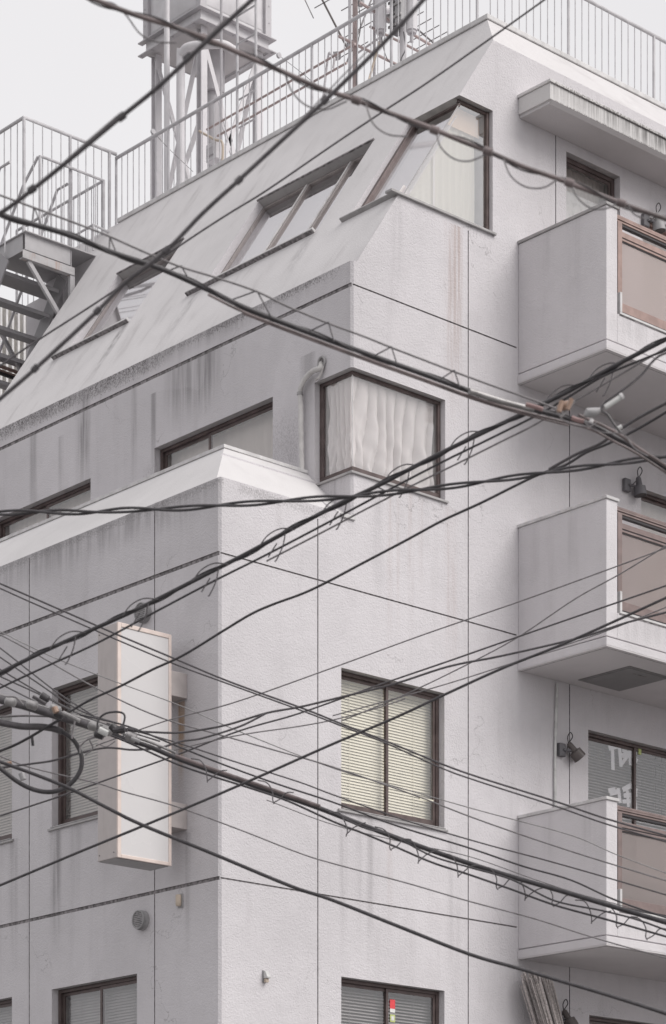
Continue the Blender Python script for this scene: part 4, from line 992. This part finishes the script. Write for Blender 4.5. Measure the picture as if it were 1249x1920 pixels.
# --- the near, blurred group at the top
C1 = [(120, -28), (185, 2), (260, 30), (320, 48), (385, 72), (450, 100), (520, 130), (600, 165), (660, 185), (720, 208), (800, 237), (860, 262), (920, 286), (980, 312), (1040, 333), (1100, 356), (1160, 379), (1210, 397), (1290, 425)]
L1 = [[(190, 2), (215, 8), (238, 30), (262, 62), (292, 78), (330, 80)], [(535, 140), (548, 172), (575, 198), (612, 205), (650, 190)], [(686, 196), (700, 232), (728, 252), (765, 256)], [(818, 246), (826, 275), (850, 297), (880, 302), (915, 288)],
      [(944, 298), (958, 330), (985, 350), (1018, 352), (1044, 338)], [(1070, 345), (1084, 372), (1110, 391), (1140, 390), (1168, 376)], [(1178, 384), (1190, 402), (1210, 410)]]
cable(C1, 9.0, 9.8, 4.5, 'thick spiral lashed cable with hanging loops crossing below the roof corner', 'cablep', lash=(.42, 6.4, 1.5, 'cable'),
      extra=[(loops(L1, 9.3, 1.7), 'hanging_loop', 'cableg'), (node([(385, 72, .35), (668, 188, .35), (815, 244, .35), (915, 284, .35), (1068, 343, .35), (1165, 381, .3)], 9.3, 7.5), 'clamp', 'cablep')])
cable([(-40, 425), (0, 400), (40, 372), (130, 300), (225, 221), (300, 160), (387, 78), (430, 38), (500, -25)], 8.6, 8.2, 4.4, 'thick black cable running from the left edge up across the tank tower', 'cable',
      extra=[(node([(228, 219, -.65), (60, 355, -.6), (352, 108, -.7)], 8.5, 7.0), 'clamp', 'cabled'), ([MB().tube([dep(100, 322, 8.5), dep(165, 264, 8.5), dep(225, 213, 8.5)], 1.6*ppx(8.5), 6), MB().tube([dep(388, 70, 8.3), dep(425, 33, 8.3)], 1.6*ppx(8.3), 6)], 'spare_wire', 'cableg')])
cable([(-40, 782), (0, 748), (70, 688), (180, 586), (235, 530), (310, 472), (380, 400), (450, 336), (530, 262), (610, 188), (700, 100), (750, 48), (810, -18)], 9.2, 8.8, 4.0, 'thick cable rising from the left edge over the roof slope to the top edge', 'cable',
      extra=[(node([(183, 583, -.8), (448, 338, -.75), (66, 691, -.8), (312, 470, -.75), (610, 188, -.8)], 9.0, 6.2), 'clamp', 'cabled'), (MB().tube([dep(555, 235, 9), dep(640, 145, 9), dep(690, 95, 9)], 1.4*ppx(9), 6), 'spare_wire', 'cableg')])
cable([(-40, 712), (0, 686), (60, 645), (195, 558), (350, 452), (430, 400), (500, 357), (624, 272), (720, 208), (800, 156), (900, 86), (1040, -14)], 12.0, 12.0, 1.9, 'thin single wire crossing the whole roof slope up to the roof corner', 'cable')
# the messenger bundle from the left edge down to the right edge
C5 = [(-40, 385), (0, 402), (60, 420), (130, 441), (215, 475), (300, 503), (390, 543), (450, 573), (520, 601), (600, 631), (700, 668), (790, 700), (880, 733), (940, 752), (1000, 768), (1060, 783), (1110, 797), (1150, 818), (1200, 845), (1290, 905)]
M5 = [(-40, 352), (0, 366), (60, 388), (130, 414), (200, 441), (265, 470), (335, 499), (400, 519), (480, 546), (540, 575), (615, 606), (680, 630), (735, 652), (800, 677), (852, 697), (920, 722), (1000, 750), (1048, 768)]
vs_ = []
for i, (a, b, c) in enumerate([((60, 420), (64, 388), (78, 424)), ((205, 470), (206, 444), (218, 474)), ((310, 510), (340, 498), (354, 524)), ((435, 562), (482, 545), (508, 594)), ((578, 622), (616, 604), (626, 640)), ((700, 668), (734, 650), (744, 682)), ((824, 712), (852, 694), (862, 726))]):
    vs_.append([a, ((a[0]+b[0])/2, (a[1]+b[1])/2), b]); vs_.append([b, ((b[0]+c[0])/2, (b[1]+c[1])/2), c])
cable(C5, 10.6, 11.6, 4.8, 'heavy black cable bundle hung from a thin wire by V shaped ties across the middle', 'cabled', lash=(.55, 5.5, 1.2, 'cable'),
      extra=[([MB().tube(path([(x, y+9) for x, y in C5[6:]], 10.8, 11.6), 2.4*ppx(11), 8), MB().tube(path([(x+6, y+15) for x, y in C5[7:16]], 10.9, 11.4), 1.8*ppx(11), 8)], 'second_core', 'cablep'), (loops(vs_, 11, 1.4), 'hanger', 'cable'),
             (MB().tube(path([(1085, 778), (1150, 808), (1200, 842), (1290, 900)], 11.3, 11.6), 3*ppx(11.5), 8), 'second_core', 'cablep'), (loops([[(1090, 786), (1115, 806), (1155, 812), (1180, 800)], [(1172, 815), (1190, 840), (1215, 855)], [(1040, 766), (1060, 790), (1100, 800), (1120, 792)]], 11.3, 1.5), 'hanging_loop', 'cableg'),
             (MB().tube(path(C5[12:15], 11.22, 11.36), 5.6*ppx(11.3), 10), 'tape_wrap', 'galv'), ([MB().tube(path([(986, 758), (1010, 765), (1018, 768)], 11.2, 11.2), 4.6*ppx(11), 8), MB().tube(path([(1072, 783), (1084, 788), (1095, 790)], 11.25, 11.25), 4.8*ppx(11), 8)], 'red_tape', 'red')])
cable(M5, 10.6, 11.4, 2.0, 'thin messenger wire above the heavy bundle it carries', 'cableg', name='messenger_wire')
t = thing('insulator', dep(1058, 762, 11.3), 'brown ceramic insulator where the messenger wire ends', 'insulator')
MB().tube([dep(1046, 766, 11.3), dep(1055, 762, 11.3), dep(1068, 757, 11.3), dep(1074, 752, 11.3)], [5*ppx(11), 9*ppx(11), 7*ppx(11), 3*ppx(11)], 10).build('body', M['clay'], t, smooth=True)
MB().tube([dep(1048, 772, 11.25), dep(1054, 752, 11.25)], 5*ppx(11), 8).tube([dep(1064, 768, 11.25), dep(1072, 748, 11.25)], 4.5*ppx(11), 8).build('skirt', M['clay'], t, smooth=True)
MB().tube([dep(1052, 782, 11.3), dep(1068, 764, 11.3), dep(1078, 752, 11.3)], 2.2*ppx(11), 6).build('clevis', M['galv'], t, smooth=True)
def dropper(pts, d, label, tubep, ringc=None):
    t = thing('cable_splice', dep(*pts[0], d), label, 'splice')
    MB().tube(crv([dep(x, y, d) for x, y in tubep], 4), 5.0*ppx(d), 10).build('sleeve', M['clearpl'], t, smooth=True)
    e = dep(*tubep[-1], d); f_ = dep(tubep[-1][0]+5, tubep[-1][1]-3, d); MB().tube([e, f_], 6.5*ppx(d), 10).build('end_cap', M['white'], t, smooth=True)
    MB().tube(crv([dep(x, y, d) for x, y in pts], 5), 2.4*ppx(d), 8).build('tail', M['cable'], t, smooth=True)
    return t
dropper([(1249+30, 655), (1235, 668), (1200, 705), (1165, 733), (1136, 753), (1128, 768), (1140, 778), (1152, 796), (1165, 812)], 11.0, 'pale sleeved splice bent on a drop wire below the top balcony', [(1134, 764), (1148, 755), (1163, 745)])
t = thing('cable_splice', dep(1110, 772, 11.2), 'clear plastic splice cover lying on the heavy bundle', 'splice')
MB().tube([dep(1096, 780, 11.2), dep(1102, 774, 11.2), dep(1118, 772, 11.2), dep(1128, 767, 11.2)], [3*ppx(11), 9*ppx(11), 8*ppx(11), 3*ppx(11)], 12).build('cover', M['vent'], t, smooth=True)
MB().tube([dep(1108, 792, 11.15), dep(1110, 786, 11.15)], 4*ppx(11), 8).build('end_cap', M['white'], t, smooth=True)
cable([(1030, 880), (1080, 852), (1125, 832), (1160, 808), (1200, 782), (1290, 735)], 12.4, 11.8, 3.0, 'dark wire rising to the right edge beneath the bent splice', 'cable', extra=[(MB().tube([dep(1156, 805, 12), dep(1166, 800, 12)], 4.5*ppx(12), 8), 'tip', 'clearpl')])

# --- rising bundle across the middle
C6 = [(-40, 1283), (0, 1262), (60, 1232), (120, 1204), (190, 1173), (260, 1141), (330, 1106), (400, 1070), (470, 1034), (550, 990), (640, 943), (700, 915), (760, 884), (830, 848), (900, 814), (950, 790), (1000, 766), (1050, 742), (1100, 715), (1160, 682), (1290, 615)]
lp = []
for x0, y0 in ((112, 1208), (248, 1146), (380, 1080), (505, 1015), (620, 955), (738, 895), (860, 833), (1040, 746), (1120, 705)):
    lp.append([(x0-18, y0+8), (x0-2, y0-12), (x0+22, y0-24), (x0+48, y0-22)]); lp.append([(x0+30, y0-14), (x0+25, y0+10), (x0+14, y0+34), (x0+10, y0+38)])
    lp.append([(x0+14, y0+4), (x0-2, y0+30)]) if x0 % 3 else lp.append([(x0-34, y0+16), (x0-10, y0+28)])
cable(C6, 13.5, 12.2, 4.0, 'thick black lashed bundle with wire loops rising from lower left to the right edge', 'cabled', lash=(.5, 5.2, 1.2, 'cabled'), extra=[(loops(lp, 12.9, 1.3), 'hanging_loop', 'cable')])
cable([(-40, 1312), (0, 1290), (90, 1248), (180, 1207), (290, 1148), (400, 1090), (500, 1040), (620, 977), (730, 918), (830, 866), (920, 822), (1010, 777), (1060, 748), (1130, 706), (1200, 676), (1290, 640)], 13.5, 12.2, 2.2, 'dark wire just beneath the rising lashed bundle', 'cabled')
cable([(500, 1052), (620, 990), (680, 958), (770, 912), (860, 868), (940, 828), (1000, 798), (1060, 762), (1140, 716), (1290, 628)], 13.0, 12.2, 1.8, 'greyish wire running lowest beside the rising lashed bundle', 'cableg')
cable([(-40, 962), (0, 962), (80, 959), (160, 961), (240, 956), (330, 954), (420, 947), (500, 942), (580, 936), (660, 931), (720, 925), (790, 918), (860, 910), (930, 900), (1000, 890), (1060, 881), (1130, 872), (1200, 862), (1290, 852)], 12.8, 12.6, 2.6, 'twisted pair of black cables crossing nearly level above the lower block', 'cabled', twist=(2, .62, 3.6))
cable([(130, 1335), (170, 1312), (225, 1287), (285, 1256), (345, 1228), (420, 1182), (470, 1152), (510, 1134), (570, 1112), (620, 1088), (680, 1056), (760, 1014), (830, 976), (900, 944), (960, 914), (1010, 890), (1060, 872), (1100, 848), (1140, 832), (1200, 802), (1290, 748)], 14.5, 12.8, 2.5, 'single wavy black cable rising from behind the sign to the right edge', 'cabled')
# --- fan of thin wires to the right
cable([(180, 1398), (310, 1352), (440, 1317), (624, 1252), (800, 1188), (974, 1128), (1140, 1068), (1290, 1012)], 16.5, 15.5, 1.3, 'pale thin wire, highest of the fan above the tall cream blind window', 'cableg')
cable([(-40, 1543), (0, 1530), (110, 1494), (220, 1455), (325, 1418), (450, 1370), (560, 1338), (700, 1288), (840, 1240), (974, 1193), (1110, 1146), (1290, 1084)], 16, 15.5, 1.7, 'thin wire rising from the left edge across the sign to the middle balcony', 'cable')
cable([(640, 1352), (760, 1302), (880, 1244), (974, 1193), (1080, 1122), (1170, 1072), (1290, 998)], 16, 15.4, 1.3, 'faint thin wire climbing steeply past the middle balcony corner', 'cableg')
cable([(180, 1372), (215, 1370), (270, 1372), (330, 1374), (380, 1368), (430, 1358), (500, 1337), (560, 1326), (624, 1311), (740, 1282), (840, 1250), (930, 1232), (1020, 1212), (1100, 1192), (1180, 1166), (1290, 1138)], 15.2, 14.6, 2.1, 'dark wavy wire sagging over the sign then rising below the middle balcony', 'cable')
cable([(-40, 1675), (0, 1660), (145, 1599), (265, 1550), (385, 1500), (500, 1450), (624, 1395), (740, 1346), (839, 1300), (940, 1254), (1050, 1210), (1150, 1166), (1290, 1102)], 14.5, 14, 2.6, 'straight dark cable rising from the bottom of the sign to the right edge', 'cabled')
cable([(624, 1342), (740, 1310), (839, 1282), (940, 1250), (1040, 1216), (1140, 1182), (1290, 1122)], 15.2, 14.6, 1.2, 'faint grey wire between the two dark cables below the middle balcony', 'cableg')
cable([(320, 1408), (440, 1380), (560, 1362), (624, 1350), (700, 1330), (760, 1310)], 15.8, 15.6, 1.2, 'faint short wire ending over the tall cream blind window', 'cableg')
# --- falling lines from the left edge
cable([(-40, 1076), (0, 1094), (60, 1120), (170, 1168), (225, 1192), (330, 1236), (430, 1278), (570, 1329), (640, 1357), (720, 1388), (830, 1433), (900, 1458), (1040, 1502), (1140, 1536), (1290, 1578)], 15.5, 14.5, 1.8, 'upper of two close parallel wires falling across the sign and cream blind window', 'cable')
cable([(-40, 1086), (0, 1103), (60, 1130), (170, 1178), (225, 1202), (330, 1246), (430, 1283), (570, 1334), (640, 1361), (720, 1392), (830, 1441), (900, 1466), (1040, 1511), (1140, 1546), (1290, 1590)], 15.7, 14.7, 1.5, 'lower of two close parallel wires falling across the sign and cream blind window', 'cable')
cable([(-40, 1172), (0, 1190), (60, 1222), (180, 1290), (300, 1345), (420, 1380), (520, 1408), (624, 1438), (780, 1492), (900, 1538), (1070, 1596), (1290, 1664)], 16, 15.2, 1.4, 'thin wire falling below the parallel pair toward the lowest balcony rail', 'cableg')
cable([(-40, 1166), (0, 1184), (90, 1228), (200, 1272), (330, 1320), (450, 1372), (624, 1440), (760, 1480), (900, 1520), (1070, 1566), (1160, 1604), (1290, 1652)], 16.8, 16, 1.0, 'hair thin pale wire falling beside the parallel pair', 'galv')
fans = [((-40, 1190), (0, 1215), (60, 1262), (110, 1300), (180, 1345)), ((-40, 1205), (0, 1232), (70, 1280), (150, 1332), (240, 1362)), ((-40, 1232), (0, 1255), (80, 1302), (170, 1348), (300, 1390)), ((-40, 1246), (0, 1268), (70, 1300), (130, 1330), (178, 1352)), ((-40, 1262), (0, 1282), (60, 1312), (120, 1340))]
fl = ['steepest thin wire of the fan left of the sign', 'second thin wire of the fan, ending just right of the sign edge', 'thin wire of the fan that crosses the sign face lowest', 'thin wire of the fan ending at the cable clamps', 'lowest short wire of the fan at the left edge']
for f_, l_ in zip(fans, fl): cable(list(f_), 15.8, 15.2, 1.5, l_, 'cable')
# --- heavy lower bundle
C9 = [(-40, 1298), (0, 1312), (40, 1322), (90, 1337), (140, 1352), (190, 1368), (230, 1384), (280, 1400), (330, 1421), (390, 1443), (450, 1464), (520, 1488), (600, 1516), (680, 1547), (760, 1577), (850, 1609), (940, 1638), (1050, 1670), (1140, 1697), (1290, 1742)]
cable(C9, 15, 14.2, 4.6, 'heaviest black cable falling from the left edge past the sign to the lower right', 'cabled',
      extra=[(MB().tube(path(C9[:6], 14.9, 14.8), 7.4*ppx(15), 12), 'thick_sheath', 'cable'), (MB().tube(path([(x, y-9) for x, y in C9[:9]], 14.9, 14.8), 2.6*ppx(15), 8), 'support_wire', 'galv'),
             (MB().tube(path([(x+0, y-4) for x, y in C9[8:13]], 14.6, 14.4), 3.4*ppx(14.5), 8), 'tan_wrap', 'cablep'),
             (node([(20, 1316, .3), (104, 1330, .35), (176, 1362, .35), (200, 1370, .35), (60, 1322, .3), (246, 1382, .4)], 14.7, 8.5), 'clamp', 'galv'), (node([(84, 1308, .6), (110, 1340, .35), (186, 1378, .3), (214, 1366, .8), (226, 1368, -.1)], 14.6, 7.5), 'clamp_body', 'cabled')])
W9 = [(190, 1372), (240, 1392), (330, 1432), (400, 1456), (470, 1478), (540, 1502), (624, 1540), (680, 1562), (740, 1587), (810, 1617), (880, 1640), (960, 1668), (1040, 1697), (1130, 1722), (1200, 1742), (1290, 1768)]
hl = []
for x0, y0 in ((380, 1436), (505, 1478), (640, 1534), (725, 1566), (775, 1586), (850, 1614), (925, 1640), (975, 1656), (1030, 1672), (1100, 1700), (1150, 1712), (1205, 1734)):
    j = random.uniform(-5, 5); hl.append([(x0-22, y0-12+j), (x0-4, y0-10), (x0+6, y0+6), (x0+10+j, y0+22), (x0+9, y0+33+j)]); hl.append([(x0+9, y0+30+j), (x0+20, y0+20), (x0+32, y0+12+j), (x0+46, y0+8)])
cable(W9, 14.8, 14.2, 2.0, 'dark wire with hooked ties hanging just under the heaviest falling cable', 'cabled', extra=[(loops(hl, 14.4, 1.2), 'hanger', 'cable'), (MB().tube(path([(x, y-14+6*math.sin(x*.05)) for x, y in W9[5:]], 14.5, 14.2), 1.8*ppx(14.4), 7), 'second_core', 'cabled')])
cable([(150, 1340), (240, 1362), (330, 1398), (420, 1434), (520, 1470), (624, 1504), (740, 1547), (880, 1590), (980, 1624), (1070, 1650), (1160, 1690), (1290, 1734)], 15.2, 14.6, 1.7, 'thin dark wire just above the heaviest falling cable', 'cabled')
cable([(200, 1356), (330, 1392), (440, 1428), (560, 1466), (624, 1490), (760, 1538), (900, 1580), (1020, 1612), (1140, 1646), (1290, 1690)], 15.4, 14.8, 1.4, 'second thin wire above the heaviest falling cable, reaching the lowest balcony rail', 'cable')
cable([(500, 1500), (624, 1546), (760, 1580), (880, 1606), (1000, 1648), (1100, 1680), (1290, 1730)], 15.6, 15, .9, 'hair thin grey wire tangled along the heaviest falling cable', 'cableg')
cable([(-40, 1410), (0, 1428), (60, 1450), (130, 1478), (200, 1514), (265, 1546), (400, 1601), (500, 1643), (560, 1667), (624, 1688), (750, 1738), (880, 1789), (970, 1815), (1060, 1842), (1160, 1872), (1290, 1914)], 14, 13.6, 3.4, 'dark cable falling from the left edge under the sign to the reed screen', 'cabled')
cable([(-40, 1402), (0, 1418), (60, 1440), (180, 1468), (230, 1484), (330, 1512), (450, 1556), (560, 1599), (624, 1619), (760, 1655), (880, 1690), (1000, 1722), (1120, 1760), (1290, 1808)], 15.5, 15, 1.3, 'thin wire falling across the lower sign face toward the bottom balcony', 'cableg')
cable([(-40, 1448), (0, 1440), (60, 1432), (100, 1426), (150, 1412), (200, 1402), (250, 1406), (300, 1402), (340, 1390), (380, 1384), (450, 1362), (500, 1337)], 15, 15, 2.0, 'brownish wire weaving level behind the coiled loop and over the sign', 'cable')
cable([(-40, 1420), (0, 1408), (30, 1396), (60, 1380), (90, 1362), (130, 1340)], 15.1, 14.8, 2.6, 'short dark wire rising from the left edge to the clamps', 'cabled', extra=[(MB().tube([dep(60, 1380, 15), dep(62, 1398, 15)], 3*ppx(15), 7), 'tag', 'cabled')])
cable([(-40, 1344), (0, 1344), (50, 1342), (110, 1344)], 15.1, 15, 2.0, 'level grey wire at the left edge above the coiled loop', 'cableg')
# the coil
cc_ = [(-40, 1352), (0, 1355), (40, 1362), (80, 1363), (112, 1370), (138, 1388), (152, 1415), (152, 1440), (140, 1462), (118, 1479), (92, 1485), (62, 1480), (32, 1465), (0, 1440), (-30, 1415)]
t = thing('cable_coil', dep(-30, 1352, 15), 'thick black cable bent round in a big open loop at the left edge', 'cable')
P = crv([dep(x, y, 14.9-.002*i) for i, (x, y) in enumerate(cc_)], 6); MB().tube(P, 4.3*ppx(15), 10).build('loop', M['cabled'], t, smooth=True)
MB().tube(P[:26], 6.2*ppx(15), 10).build('sheath', M['cable'], t, smooth=True)
t = thing('wire_loops', dep(200, 1350, 14.6), 'small tangle of looped wires and connectors at the edge of the sign', 'wire')
for k, pts in enumerate([[(183, 1378), (184, 1352), (198, 1338), (222, 1335), (234, 1342), (230, 1365)], [(134, 1338), (140, 1352), (136, 1372), (135, 1385)], [(150, 1412), (152, 1398), (170, 1384), (200, 1380)], [(232, 1374), (240, 1366), (252, 1368), (262, 1374)], [(160, 1415), (174, 1404), (168, 1388)], [(12, 1306), (30, 1308), (44, 1322)], [(186, 1396), (200, 1400), (216, 1390)]]):
    MB().tube(crv([dep(x, y, 14.6) for x, y in pts], 5), (2.0, 1.8, 1.6, 1.8, 1.5, 1.8, 1.0)[k]*ppx(14.6), 7).build('wire', M['cabled' if k in (0, 3) else 'cableg'], t, smooth=True)
for (x0, y0, x1, y1, r, m) in ((212, 1369, 230, 1366, 3.6, 'cabled'), (240, 1368, 250, 1370, 3.2, 'cabled'), (62, 1306, 86, 1320, 3.6, 'cable'), (118, 1336, 150, 1352, 4.2, 'galv'), (186, 1368, 202, 1376, 6.5, 'clearpl'), (40, 1450, 44, 1462, 6.0, 'vent'), (14, 1432, 22, 1430, 3.5, 'clay'), (102, 1326, 106, 1336, 6, 'clay'), (246, 1384, 262, 1390, 3.4, 'vent')):
    MB().tube([dep(x0, y0, 14.55), dep(x1, y1, 14.55)], r*ppx(14.55), 9).build('connector', M[m], t, smooth=True)
